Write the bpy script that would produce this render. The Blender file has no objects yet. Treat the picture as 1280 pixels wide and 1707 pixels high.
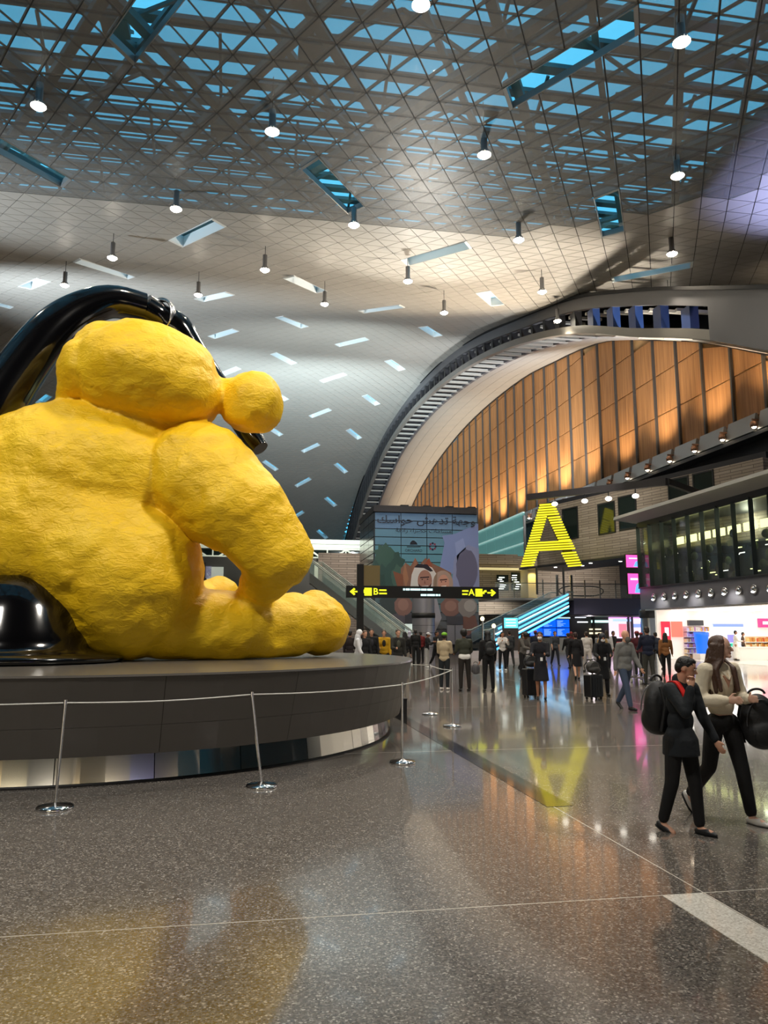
import bpy, bmesh, math, random, bisect
from mathutils import Vector, Matrix, Euler
random.seed(7)
SC = bpy.context.scene
COL = SC.collection
R = math.radians
PI = math.pi

# ------------------------------------------------------------------ camera
CF, CH, CTH, CPSI = 1283.0, 1.7, math.atan(199 / 1283.0), R(9.9)
cam_d = bpy.data.cameras.new('camera'); cam = bpy.data.objects.new('camera', cam_d); COL.objects.link(cam)
cam_d.sensor_fit = 'VERTICAL'; cam_d.sensor_height = 36.0; cam_d.sensor_width = 27.0
cam_d.lens = CF / 1707.0 * 36.0; cam_d.clip_end = 800; cam_d.clip_start = 0.05
cam.location = (0, 0, CH); cam.rotation_euler = (R(90) + CTH, 0, -CPSI)
SC.camera = cam
# ------------------------------------------------------------------ view
SC.view_settings.view_transform = 'Standard'; SC.view_settings.look = 'None'
SC.view_settings.gamma = 1.0; SC.view_settings.use_curve_mapping = False
SC.view_settings.exposure = 0.25
# ------------------------------------------------------------------ dusk sky outside the roof
W = bpy.data.worlds.new('dusk_sky'); SC.world = W; W.use_nodes = True
bg = W.node_tree.nodes['Background']; bg.inputs[0].default_value = (0.075, 0.42, 0.68, 1); bg.inputs[1].default_value = 1.6

def add_light(name, kind, loc, energy, color, size=1.0, spot=None, rot=None, target=None, blend=0.6):
    d = bpy.data.lights.new(name, kind); d.energy = energy; d.color = color
    if kind == 'AREA': d.shape = 'DISK'; d.size = size
    elif kind in ('POINT', 'SPOT'): d.shadow_soft_size = size
    if spot: d.spot_size = R(spot); d.spot_blend = blend
    o = bpy.data.objects.new(name, d); COL.objects.link(o); o.location = loc
    if target is not None: o.rotation_euler = (Vector(target) - Vector(loc)).to_track_quat('-Z', 'Y').to_euler()
    elif rot: o.rotation_euler = rot
    return o
# uplights standing on the roofs of the two side buildings and of the glass box, washing the vault
UP = [((25.5, 36, 9.8), 9000, (1.0, .9, .76), (12, 46, 26), 75), ((27, 30, 9.9), 8000, (.45, .5, 1.0), (26, 26, 22), 70),
      ((24.5, 56, 12.4), 9000, (1, .86, .68), (10, 50, 27), 78), ((13, 60, 11.4), 17000, (.86, .97, 1), (6, 96, 33), 84),
      ((13, 58, 11.4), 8000, (1, .95, .85), (9, 38, 23), 50), ((-27, 38, 9.9), 8000, (.82, .92, 1), (-13, 38, 23), 60),
      ((-27, 55, 9.9), 24000, (.78, .9, 1), (-8, 68, 30), 80), ((-12, 82, 11.6), 20000, (.72, .9, 1), (0, 108, 35), 88),
      ((8, 82, 11.8), 19000, (.74, .92, 1), (12, 110, 35), 88), ((27, 62, 13.0), 13000, (.9, .95, 1), (27, 90, 31), 80), ((27, 50, 12.8), 4000, (.92, .95, 1), (27.5, 60, 27), 90)]
for k, (p, e, c, t, s) in enumerate(UP):
    add_light('vault_uplight', 'SPOT', p, e * 2.3, c, .5, spot=s, target=t, blend=.9)
# big floods over the hall left of and behind the camera, lighting sculpture and floor
add_light('hall_flood', 'SPOT', (-9, -2, 18.0), 9000, (1, .95, .86), 1.2, spot=60, target=(-2.5, 13, 3))
add_light('hall_flood', 'SPOT', (9, 6, 18.0), 7000, (1, .93, .82), 1.2, spot=70, target=(-1, 13, 3))
add_light('hall_flood', 'SPOT', (9, 24, 19.0), 3000, (1, .93, .82), 1.2, spot=80, target=(1, 14, 2))
add_light('tower_fill', 'SPOT', (6, 38, 13.0), 3800, (.95, .97, 1), .5, spot=42, target=(13, 56, 6.5), blend=.8)  # added front light to brighten the tower print, no fixture
add_light('stone_fill', 'SPOT', (17, 38, 14.0), 3500, (1, .93, .85), .5, spot=50, target=(25, 55, 8), blend=.8)  # fill added to brighten the stone wall, no lamp stands here
#@LIGHTS_END

# ------------------------------------------------------------------ helpers
def at(px, py, d):                                   # point at forward distance d seen at a pixel
    x = (px - 640) / CF; u = (853.5 - py) / CF
    f = math.cos(CTH) - u * math.sin(CTH); z = math.sin(CTH) + u * math.cos(CTH)
    k = d / f; x *= k; z *= k; f = d
    return Vector((x * math.cos(CPSI) + f * math.sin(CPSI), -x * math.sin(CPSI) + f * math.cos(CPSI), CH + z))
def on_y(px, py, Y):
    v = at(px, py, 1.0) - Vector((0, 0, CH)); return Vector((0, 0, CH)) + v * (Y / v.y)
def on_x(px, py, X):
    v = at(px, py, 1.0) - Vector((0, 0, CH)); return Vector((0, 0, CH)) + v * (X / v.x)
def on_z(px, py, Z=0.0):
    v = at(px, py, 1.0) - Vector((0, 0, CH)); return Vector((0, 0, CH)) + v * ((Z - CH) / v.z)

def link(o, parent=None):
    COL.objects.link(o)
    if parent is not None: o.parent = parent
    return o
def tag(o, label=None, cat=None, group=None, kind=None):
    if label: o['label'] = label
    if cat: o['category'] = cat
    if group: o['group'] = group
    if kind: o['kind'] = kind
    return o
def empty(name, loc=(0, 0, 0), rz=0.0):
    o = bpy.data.objects.new(name, None); COL.objects.link(o); o.location = loc; o.rotation_euler = (0, 0, rz)
    o.empty_display_size = 0.2; return o
def mesh_obj(name, me, parent=None, loc=None, rot=None):
    o = bpy.data.objects.new(name, me); link(o, parent)
    if loc is not None: o.location = loc
    if rot is not None: o.rotation_euler = rot
    return o

class MB:
    def __init__(s): s.v = []; s.f = []; s.m = []; s.sm = []
    def add(s, vs, fs, mi=0, sm=False):
        b = len(s.v); s.v += [tuple(v) for v in vs]
        for f in fs: s.f.append(tuple(i + b for i in f)); s.m.append(mi); s.sm.append(sm)
    def quad(s, a, b, c, d, mi=0): s.add([a, b, c, d], [(0, 1, 2, 3)], mi)
    def box(s, lo, hi, mi=0, M=None):
        x0, y0, z0 = lo; x1, y1, z1 = hi
        vs = [Vector(p) for p in ((x0, y0, z0), (x1, y0, z0), (x1, y1, z0), (x0, y1, z0), (x0, y0, z1), (x1, y0, z1), (x1, y1, z1), (x0, y1, z1))]
        if M is not None: vs = [M @ v for v in vs]
        s.add(vs, [(0, 3, 2, 1), (4, 5, 6, 7), (0, 1, 5, 4), (1, 2, 6, 5), (2, 3, 7, 6), (3, 0, 4, 7)], mi)
    def cbox(s, c, d, mi=0): s.box([c[i] - d[i] / 2 for i in range(3)], [c[i] + d[i] / 2 for i in range(3)], mi)
    def bar(s, a, b, w, h=None, mi=0, up=(0, 0, 1)):          # rectangular bar from a to b
        h = h or w; a = Vector(a); b = Vector(b); d = (b - a).normalized(); up = Vector(up)
        if abs(d.dot(up)) > .99: up = Vector((0, 1, 0))
        sx = d.cross(up).normalized() * (w / 2); sz = sx.cross(d).normalized() * (h / 2)
        vs = [a - sx - sz, a + sx - sz, a + sx + sz, a - sx + sz, b - sx - sz, b + sx - sz, b + sx + sz, b - sx + sz]
        s.add(vs, [(0, 1, 2, 3), (7, 6, 5, 4), (0, 4, 5, 1), (1, 5, 6, 2), (2, 6, 7, 3), (3, 7, 4, 0)], mi)
    def tube(s, pts, rs, n=10, mi=0, cap=True):
        pts = [Vector(p) for p in pts]
        if not hasattr(rs, '__len__'): rs = [rs] * len(pts)
        rings = []; ref = None
        for i, p in enumerate(pts):
            d = (pts[min(i + 1, len(pts) - 1)] - pts[max(i - 1, 0)]).normalized()
            if ref is None:
                ref = Vector((0, 0, 1)) if abs(d.z) < .9 else Vector((1, 0, 0))
            x = d.cross(ref).normalized(); y = x.cross(d).normalized(); ref = y
            rings.append([p + (x * math.cos(2 * PI * k / n) + y * math.sin(2 * PI * k / n)) * rs[i] for k in range(n)])
        vs = [v for r_ in rings for v in r_]; fs = []
        for i in range(len(pts) - 1):
            for k in range(n):
                k2 = (k + 1) % n; fs.append((i * n + k, i * n + k2, (i + 1) * n + k2, (i + 1) * n + k))
        s.add(vs, fs, mi, True)
        if cap:
            L = (len(pts) - 1) * n
            s.add([v for v in rings[0]], [tuple(range(n))[::-1]], mi); s.add([v for v in rings[-1]], [tuple(range(n))], mi)
    def lathe(s, prof, c=(0, 0, 0), n=24, mi=0, a0=0.0, a1=2 * PI, sm=True):
        full = abs(a1 - a0 - 2 * PI) < 1e-6; m = n if full else n + 1; vs = []
        for (r_, z) in prof:
            for k in range(m):
                a = a0 + (a1 - a0) * k / n; vs.append((c[0] + r_ * math.cos(a), c[1] + r_ * math.sin(a), c[2] + z))
        fs = []
        for i in range(len(prof) - 1):
            for k in range(n):
                k2 = (k + 1) % m; fs.append((i * m + k, i * m + k2, (i + 1) * m + k2, (i + 1) * m + k))
        s.add(vs, fs, mi, sm)
    def ell(s, c, r, M=None, nu=14, nv=9, mi=0):
        c = Vector(c); vs = []; M = M or Matrix.Identity(3)
        for j in range(1, nv):
            t = PI * j / nv
            for i in range(nu):
                a = 2 * PI * i / nu
                vs.append(c + M @ Vector((r[0] * math.sin(t) * math.cos(a), r[1] * math.sin(t) * math.sin(a), r[2] * math.cos(t))))
        vs.append(c + M @ Vector((0, 0, r[2]))); vs.append(c + M @ Vector((0, 0, -r[2]))); T = len(vs) - 2; B = T + 1; fs = []
        for j in range(nv - 2):
            for i in range(nu):
                i2 = (i + 1) % nu; fs.append((j * nu + i, (j + 1) * nu + i, (j + 1) * nu + i2, j * nu + i2))
        for i in range(nu):
            i2 = (i + 1) % nu; fs.append((T, i, i2)); fs.append((B, (nv - 2) * nu + i2, (nv - 2) * nu + i))
        s.add(vs, fs, mi, True)
    def cap(s, p0, r0, p1, r1, n=12, mi=0):                    # closed tapered capsule
        p0 = Vector(p0); p1 = Vector(p1); d = p1 - p0; L = max(d.length, 1e-4); d = d / L
        ref = Vector((0, 0, 1)) if abs(d.z) < .9 else Vector((1, 0, 0)); x = d.cross(ref).normalized(); y = x.cross(d)
        rows = []
        for k in range(1, 4): t = PI / 2 * k / 3; rows.append((p0 - d * r0 * math.cos(t), r0 * math.sin(t)))
        for k in range(0, 3): t = PI / 2 * k / 3; rows.append((p1 + d * r1 * math.sin(t), r1 * math.cos(t)))
        vs = [c + (x * math.cos(2 * PI * k / n) + y * math.sin(2 * PI * k / n)) * r_ for c, r_ in rows for k in range(n)]
        vs += [p0 - d * r0, p1 + d * r1]; T = len(vs) - 2; fs = []
        for i in range(5):
            for k in range(n):
                k2 = (k + 1) % n; fs.append((i * n + k, i * n + k2, (i + 1) * n + k2, (i + 1) * n + k))
        for k in range(n):
            k2 = (k + 1) % n; fs.append((T, k2, k)); fs.append((T + 1, 5 * n + k, 5 * n + k2))
        s.add(vs, fs, mi, True)
    def prism(s, poly, axis, a, b, mi=0, M=None):              # polygon of 2D points extruded; axis 'y': (x,z) pts; 'x': (y,z); 'z': (x,y)
        def P(p, q):
            return Vector({'y': (p[0], q, p[1]), 'x': (q, p[0], p[1]), 'z': (p[0], p[1], q)}[axis])
        n = len(poly); vs = [P(p, a) for p in poly] + [P(p, b) for p in poly]
        if M is not None: vs = [M @ v for v in vs]
        fs = [tuple(range(n)), tuple(range(2 * n - 1, n - 1, -1))] + [(i, i + n, (i + 1) % n + n, (i + 1) % n) for i in range(n)]
        s.add(vs, fs, mi)
    def mesh(s, name, mats):
        me = bpy.data.meshes.new(name); me.from_pydata(s.v, [], s.f)
        for m in (mats if isinstance(mats, (list, tuple)) else [mats]): me.materials.append(m)
        me.polygons.foreach_set('material_index', s.m); me.polygons.foreach_set('use_smooth', s.sm); me.update()
        bm = bmesh.new(); bm.from_mesh(me); bmesh.ops.recalc_face_normals(bm, faces=bm.faces); bm.to_mesh(me); bm.free()
        return me
    def build(s, name, mats, parent=None, loc=None, rot=None): return mesh_obj(name, s.mesh(name, mats), parent, loc, rot)

def remesh(mb, mat, name, voxel, smooth=4, disp=None):
    """union of closed shapes into one continuous skin"""
    me = mb.mesh(name, mat); o = bpy.data.objects.new(name, me); COL.objects.link(o)
    m = o.modifiers.new('r', 'REMESH'); m.mode = 'VOXEL'; m.voxel_size = voxel; m.use_smooth_shade = True
    if smooth: q = o.modifiers.new('s', 'SMOOTH'); q.factor = .5; q.iterations = smooth
    for (sc, st, ty) in (disp or []):
        t = bpy.data.textures.new('relief', ty); t.noise_scale = sc
        q = o.modifiers.new('d', 'DISPLACE'); q.texture = t; q.strength = st; q.mid_level = .5; q.texture_coords = 'LOCAL'
    dg = bpy.context.evaluated_depsgraph_get(); ev = o.evaluated_get(dg)
    out = bpy.data.meshes.new_from_object(ev); bpy.data.objects.remove(o); bpy.data.meshes.remove(me)
    out.name = name; out.materials.clear(); out.materials.append(mat)
    out.polygons.foreach_set('use_smooth', [True] * len(out.polygons)); out.update()
    return out

# ------------------------------------------------------------------ materials
MATS = {}
def srgb(h):
    h = h.lstrip('#'); h = h if len(h) == 6 else ''.join(q * 2 for q in h); c = [int(h[i:i + 2], 16) / 255 for i in (0, 2, 4)]
    return tuple(x / 12.92 if x <= .04045 else ((x + .055) / 1.055) ** 2.4 for x in c)
def mat(name, col, rough=.6, metal=0.0, emit=None, es=1.0, noise=None, bump=None, alpha=None, coat=0.0, spec=None, trans=0.0):
    if name in MATS: return MATS[name]
    if isinstance(col, str): col = srgb(col)
    m = bpy.data.materials.new(name); m.use_nodes = True; nt = m.node_tree; b = nt.nodes['Principled BSDF']; MATS[name] = m
    b.inputs['Base Color'].default_value = (*col, 1); b.inputs['Roughness'].default_value = rough; b.inputs['Metallic'].default_value = metal
    if coat: b.inputs['Coat Weight'].default_value = coat; b.inputs['Coat Roughness'].default_value = .08
    if spec is not None: b.inputs['Specular IOR Level'].default_value = spec
    if trans: b.inputs['Transmission Weight'].default_value = trans
    if emit is not None:
        if isinstance(emit, str): emit = srgb(emit)
        b.inputs['Emission Color'].default_value = (*emit, 1); b.inputs['Emission Strength'].default_value = es
    tc = nt.nodes.new('ShaderNodeTexCoord')
    if noise:                                        # (scale, amount): gentle tonal variation
        n = nt.nodes.new('ShaderNodeTexNoise'); n.inputs['Scale'].default_value = noise[0]; n.inputs['Detail'].default_value = 4
        nt.links.new(tc.outputs['Object'], n.inputs['Vector'])
        mx = nt.nodes.new('ShaderNodeMix'); mx.data_type = 'RGBA'
        a = noise[1]; mx.inputs[6].default_value = (*[c * (1 - a) for c in col], 1); mx.inputs[7].default_value = (*[min(1, c * (1 + a)) for c in col], 1)
        nt.links.new(n.outputs[0], mx.inputs[0]); nt.links.new(mx.outputs[2], b.inputs['Base Color'])
    if bump:                                         # (scale, strength, distance)
        n = nt.nodes.new('ShaderNodeTexNoise'); n.inputs['Scale'].default_value = bump[0]; n.inputs['Detail'].default_value = 5
        nt.links.new(tc.outputs['Object'], n.inputs['Vector'])
        bp = nt.nodes.new('ShaderNodeBump'); bp.inputs['Strength'].default_value = bump[1]; bp.inputs['Distance'].default_value = bump[2]
        nt.links.new(n.outputs[0], bp.inputs['Height']); nt.links.new(bp.outputs[0], b.inputs['Normal'])
    if alpha is not None:                            # see-through share of perforated sheet or plain glass
        t = nt.nodes.new('ShaderNodeBsdfTransparent'); ms = nt.nodes.new('ShaderNodeMixShader'); ms.inputs[0].default_value = alpha
        nt.links.new(t.outputs[0], ms.inputs[1]); nt.links.new(b.outputs[0], ms.inputs[2]); nt.links.new(ms.outputs[0], nt.nodes['Material Output'].inputs[0])
    return m
def glow(name, col, s): return mat(name, (0, 0, 0), .5, emit=col, es=s)

steel = mat('brushed_steel', (.55, .55, .56), .25, 1.0)
dark_steel = mat('dark_painted_steel', '#2d2f33', .5, .0, noise=(2, .15))
grey_steel = mat('grey_painted_steel', '#8d8b88', .55, noise=(1.5, .1))
truss_paint = mat('truss_grey_paint', '#5a5d61', .55, noise=(1, .12))
white_paint = mat('white_paint', '#e4e4e0', .5)
black_gloss = mat('black_lacquer', '#060608', .12, coat=.6)
black_matt = mat('black_matt', '#0b0b0d', .6)
# ------------------------------------------------------------------ roof profile (height of the vault along Y)
def spline(PY, PZ, y):
    i = max(0, min(len(PY) - 2, bisect.bisect(PY, y) - 1))
    def sl(j):
        j0 = max(0, j - 1); j1 = min(len(PY) - 1, j + 1); return (PZ[j1] - PZ[j0]) / (PY[j1] - PY[j0])
    h = PY[i + 1] - PY[i]; t = (y - PY[i]) / h
    return PZ[i] * (2*t**3 - 3*t*t + 1) + PZ[i+1] * (3*t*t - 2*t**3) + h * (sl(i) * (t**3 - 2*t*t + t) + sl(i+1) * (t**3 - t*t))
VY = [-40, 0, 12, 22.4, 31.7, 40.5, 49.5, 58.5, 67.5, 76.8, 86, 95, 104.5, 114, 123.5, 133, 143, 152, 162, 172, 182, 195, 205]
VZ = [18.8, 19.2, 19.9, 20.6, 21.5, 23.2, 25.25, 27.7, 30.1, 32.0, 33.4, 34.3, 34.85, 34.95, 34.7, 33.9, 32.8, 31.2, 29.3, 26.9, 24.2, 20.2, 16.8]
def zc(y): return spline(VY, VZ, y)

# ------------------------------------------------------------------ floor
def terrazzo(name, cols, scale=95.0, rough=.13):
    m = bpy.data.materials.new(name); m.use_nodes = True; nt = m.node_tree; b = nt.nodes['Principled BSDF']
    tc = nt.nodes.new('ShaderNodeTexCoord'); vo = nt.nodes.new('ShaderNodeTexVoronoi'); vo.inputs['Scale'].default_value = scale
    nt.links.new(tc.outputs['Object'], vo.inputs['Vector'])
    sep = nt.nodes.new('ShaderNodeSeparateColor'); nt.links.new(vo.outputs['Color'], sep.inputs[0])
    cr = nt.nodes.new('ShaderNodeValToRGB'); cr.color_ramp.interpolation = 'CONSTANT'
    while len(cr.color_ramp.elements) < len(cols): cr.color_ramp.elements.new(.5)
    for e, (p, c) in zip(cr.color_ramp.elements, cols): e.position = p; e.color = (*srgb(c), 1)
    nt.links.new(sep.outputs[0], cr.inputs[0]); nt.links.new(cr.outputs[0], b.inputs['Base Color'])
    n = nt.nodes.new('ShaderNodeTexNoise'); n.inputs['Scale'].default_value = .35; n.inputs['Detail'].default_value = 3
    nt.links.new(tc.outputs['Object'], n.inputs['Vector'])
    mr = nt.nodes.new('ShaderNodeMapRange'); mr.inputs[3].default_value = rough * .8; mr.inputs[4].default_value = rough * 1.5
    nt.links.new(n.outputs[0], mr.inputs[0]); nt.links.new(mr.outputs[0], b.inputs['Roughness'])
    b.inputs['IOR'].default_value = 1.55; b.inputs['Coat Weight'].default_value = .5; b.inputs['Coat Roughness'].default_value = .05
    return m
floor_m = terrazzo('brown_grey_terrazzo', [(0, '#4b4642'), (.22, '#615c57'), (.55, '#706a65'), (.80, '#87817a'), (.94, '#aaa49c')])
white_terr = terrazzo('white_terrazzo', [(0, '#cfcac0'), (.3, '#e6e2da'), (.8, '#f4f1ea')])
dark_terr = terrazzo('black_terrazzo', [(0, '#121212'), (.6, '#1c1c1c'), (.93, '#3a3836')])
joint_m = mat('floor_joint_metal', '#d0cbc2', .35, .4)
fl = MB(); fl.quad((-45, -30, -.012), (70, -30, -.012), (70, 230, -.012), (-45, 230, -.012)); fo = tag(fl.build('floor', floor_m), kind='structure')
jm = MB()
X0F, Y0F, PF = 3.0, 4.95, 6.2
xs = [X0F + PF * k for k in range(-4, 6)]; ys = [Y0F + PF * k for k in range(-2, 10)]
jm.quad((xs[0], ys[0], -.0006), (xs[-1], ys[0], -.0006), (xs[-1], ys[-1], -.0006), (xs[0], ys[-1], -.0006)); jm.build('joint_strip', joint_m, fo)
sm_ = MB(); sm_.box((.006, .006, -.005), (PF - .006, PF - .006, 0)); slab_me = sm_.mesh('floor_slab', floor_m)
for x in xs[:-1]:
    for y in ys[:-1]: mesh_obj('floor_slab', slab_me, fo, (x, y, 0))
fr = MB(); fr.quad((xs[-1], -30, 0), (70, -30, 0), (70, ys[-1], 0), (xs[-1], ys[-1], 0)); fr.quad((-45, -30, 0), (xs[0], -30, 0), (xs[0], ys[-1], 0), (-45, ys[-1], 0))
fr.quad((-45, ys[-1], 0), (70, ys[-1], 0), (70, 230, 0), (-45, 230, 0)); fr.quad((xs[0], -30, 0), (xs[-1], -30, 0), (xs[-1], ys[0], 0), (xs[0], ys[0], 0)); fr.build('floor_field', floor_m, fo)
i1 = MB(); i1.box((2.70, .2, 0), (2.985, 4.94, .003)); i1.build('white_inlay', white_terr, fo)
i2 = MB(); i2.box((2.93, 7.5, 0), (3.2, 16.5, .003)); i2.build('black_inlay', dark_terr, fo)

# ------------------------------------------------------------------ vault of triangular panels with slots
S_, H_ = 1.34, 1.1625
OX, OY = 15.075 - 34 * S_, 30.537 - 26 * H_
def node(i, j):
    x = OX + S_ * (i + (.5 if j & 1 else 0)); y = OY + H_ * j; return (x, y)
SLOTS = []
for m_ in range(-4, 4):
    for n_ in range(-2, 10):
        p = (15.075 + 13.4 * m_, 30.537 + 18.6 * n_); SLOTS.append((p, (2 * S_, 4 * H_), (S_ / 2, -H_), 1))
        p = (11.055 + 13.4 * m_, 18.914 + 18.6 * n_); SLOTS.append((p, (-2 * S_, 4 * H_), (S_ / 2, H_), 0))
def xr(y): return 33.0 if y < 47.5 else 22.0
SLOTS = [s for s in SLOTS if s[0][1] > 12 and s[0][1] < 195 and -30 < s[0][0] and s[0][0] + s[1][0] + .7 < xr(s[0][1] + 5) - .4]
def in_slot(x, y):
    for (p, a, b, o) in SLOTS:
        dx, dy = x - p[0], y - p[1]
        if abs(dx) > 5 or abs(dy) > 7: continue
        det = a[0] * b[1] - a[1] * b[0]; u = (dx * b[1] - dy * b[0]) / det; v = (a[0] * dy - a[1] * dx) / det
        if 0 < u < 1 and 0 < v < 1: return True
    return False
def see_thru(x, y): return y < 36.5 and x < 21.2 and not (x > 12 and y > 36.5 - (x - 12) * .85)
def mk_panel_mat(name, alpha):
    m = mat(name, '#aaa59d', .42, .0, noise=(.35, .07), alpha=alpha, spec=.35); return m
perf_m = mk_panel_mat('perforated_panel', .37); solid_m = mk_panel_mat('grey_aluminium_panel', None)
back_m = mat('dark_roof_void', '#17181a', .9)
cb = MB()
tris = []
for j in range(4, 172):
    for i in range(-2, 50):
        if j % 2 == 0: T1 = [(i, j), (i + 1, j), (i, j + 1)]; T2 = [(i + 1, j), (i + 1, j + 1), (i, j + 1)]
        else: T1 = [(i, j), (i + 1, j), (i + 1, j + 1)]; T2 = [(i, j), (i + 1, j + 1), (i, j + 1)]
        for k, T in enumerate((T1, T2)):
            P = [node(*t) for t in T]; cx = sum(p[0] for p in P) / 3; cy = sum(p[1] for p in P) / 3
            if cx < -33 or cx > xr(cy) or in_slot(cx, cy): continue
            tris.append((cx, cy, P))
def frame_px(p):
    v = Vector(p) - Vector((0, 0, CH)); x = v.x * math.cos(CPSI) - v.y * math.sin(CPSI); f = v.x * math.sin(CPSI) + v.y * math.cos(CPSI)
    d = f * math.cos(CTH) + v.z * math.sin(CTH); u = -f * math.sin(CTH) + v.z * math.cos(CTH)
    return (640 + CF * x / d, 853.5 - CF * u / d) if d > 1 else (-9999, -9999)
ceil_frame = MB()
def tri_prism(mb, P, cx, cy, mi, k=.952):
    Q = [Vector((cx + (p[0] - cx) * k, cy + (p[1] - cy) * k, 0)) for p in P]
    for q in Q: q.z = zc(q.y)
    # keep every corner on the vault; joints stay open between panels
    up = Vector((0, 0, .035)); vs = Q + [q + up for q in Q]
    mb.add(vs, [(0, 1, 2), (5, 4, 3), (0, 3, 4, 1), (1, 4, 5, 2), (2, 5, 3, 0)], mi)
vis = []
for t in tris:
    q = frame_px((t[0], t[1], zc(t[1])))
    if -20 < q[0] < 1300 and -30 < q[1] < 620: vis.append((t[1] ** 2 + t[0] ** 2, t))
vis.sort(key=lambda a: a[0]); single = set(id(t) for _, t in vis[:300])
stuff = MB()
ceil = None
for t in tris:
    if id(t) in single: continue
    tri_prism(stuff, t[2], t[0], t[1], 0 if see_thru(t[0], t[1]) else 1)
# sub-frame: slim bars behind every joint in the see-through zone, elsewhere an added dark sheet keeps sky out of the joints
gf = MB()
for j in range(6, 44):
    for i in range(-2, 50):
        a = node(i, j)
        for (ii, jj) in ((i + 1, j), (i, j + 1), ((i - 1, j + 1) if j % 2 == 0 else (i + 1, j + 1))):
            b = node(ii, jj); mx_, my_ = (a[0] + b[0]) / 2, (a[1] + b[1]) / 2
            if mx_ < -33 or mx_ > 23 or my_ > 40 or not see_thru(mx_, my_ - 1.2) or in_slot(mx_ + .001, my_): continue
            A = Vector((a[0], a[1], zc(a[1]) + .05)); B = Vector((b[0], b[1], zc(b[1]) + .05)); d = (B - A).normalized(); sx = Vector((d.y, -d.x, 0)) * .032
            gf.add([A - sx, A + sx, B + sx, B - sx, A - sx + Vector((0, 0, .1)), B - sx + Vector((0, 0, .1))], [(0, 1, 2, 3), (0, 3, 5, 4)])
ceil = tag(gf.build('ceiling', mat('joint_bar_dark', '#26262a', .6)), kind='structure')
tag(stuff.build('ceiling_panel_field', [perf_m, solid_m], ceil), kind='stuff')
for _, t in vis[:300]:
    m_ = MB(); c = Vector((t[0], t[1], zc(t[1])))
    P = [(p[0], p[1]) for p in t[2]]
    tri_prism(m_, P, t[0], t[1], 0); m_.v = [tuple(Vector(v) - c) for v in m_.v]
    m_.build('ceiling_panel', perf_m if see_thru(t[0], t[1]) else solid_m, ceil, c)
bk = MB()
for (cx, cy, P) in tris:
    if see_thru(cx, cy): continue
    bk.add([(p[0], p[1], zc(p[1]) + .10) for p in P], [(0, 1, 2)])
tag(bk.build('backing_sheet', back_m, ceil), kind='stuff')
# slot frames: white lined shafts with a pane on top
shaft_m = mat('slot_lining_white', '#dfe3e2', .45); pane_m = mat('skylight_pane', (.25, .75, .85), .08, alpha=.16); pane_far = mat('skylight_pane_whitened', (.82, .9, .92), .3, alpha=.5)  # far panes whitened in colour to stand for the uplit lining
for (p, a, b, o) in SLOTS:
    q = frame_px((p[0], p[1], zc(p[1])))
    if not (-150 < q[0] < 1420 and -300 < q[1] < 960): continue
    C4 = [(p[0], p[1]), (p[0] + a[0], p[1] + a[1]), (p[0] + a[0] + b[0], p[1] + a[1] + b[1]), (p[0] + b[0], p[1] + b[1])]
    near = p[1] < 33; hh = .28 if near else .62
    cen = Vector((sum(c[0] for c in C4) / 4, sum(c[1] for c in C4) / 4, 0)); cen.z = zc(cen.y)
    m_ = MB(); n4 = 4
    def L(c, k, dz): return Vector((cen.x + (c[0] - cen.x) * k, cen.y + (c[1] - cen.y) * k, zc(c[1]) + dz)) - cen
    kk = .985
    for e in range(4):
        c0, c1 = C4[e], C4[(e + 1) % 4]; ax = [1.0, 1.0]
        o0, o1, t0, t1 = L(c0, 1, -.02), L(c1, 1, -.02), L(c0, 1, hh), L(c1, 1, hh)
        i0 = Vector((c0[0] + (cen.x - c0[0]) * .06, c0[1] + (cen.y - c0[1]) * .06, zc(c0[1]) - .02)) - cen
        i1_ = Vector((c1[0] + (cen.x - c1[0]) * .06, c1[1] + (cen.y - c1[1]) * .06, zc(c1[1]) - .02)) - cen
        m_.quad(o0, o1, i1_, i0); m_.quad(i0, i1_, i1_ + Vector((0, 0, hh)), i0 + Vector((0, 0, hh))); m_.quad(o0, o1, t1, t0)
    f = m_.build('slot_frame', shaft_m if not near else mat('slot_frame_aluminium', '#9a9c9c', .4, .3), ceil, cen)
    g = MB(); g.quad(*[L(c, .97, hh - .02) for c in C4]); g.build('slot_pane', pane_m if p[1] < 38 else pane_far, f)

# ------------------------------------------------------------------ skylight: beams, truss and glass above the see-through panels
sk = tag(empty('skylight_truss'), kind='structure')
SKZ = 4.6
for k in range(int((62 - 4) / 1.8)):
    y = 4 + 1.8 * k; m_ = MB(); m_.box((-36, 0, 0), (24, .48, .2)); m_.build('skylight_beam', truss_paint, sk, (0, y, zc(y) + SKZ - .5))
g = MB()
for k in range(0, 30): y = 2 + 2 * k; g.quad((-36, y, zc(y) + SKZ), (24, y, zc(y) + SKZ), (24, y + 1.97, zc(y + 2) + SKZ), (-36, y + 1.97, zc(y + 2) + SKZ))
g.build('skylight_glass', mat('skylight_glass', (.3, .7, .85), .1, alpha=.12), sk)
def chord(x0, sgn, dz, w, h):
    m_ = MB(); n_ = 9; ya, yb = 4.0, 47.0
    for k in range(n_):
        y0 = ya + (yb - ya) * k / n_; y1 = ya + (yb - ya) * (k + 1) / n_
        xa = x0 + sgn * y0 * (S_ / 2 / H_); xb = x0 + sgn * y1 * (S_ / 2 / H_)
        m_.bar((xa, y0, zc(y0) + dz), (xb, y1, zc(y1) + dz), w, h)
    m_.build('truss_chord', truss_paint, sk)
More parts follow.
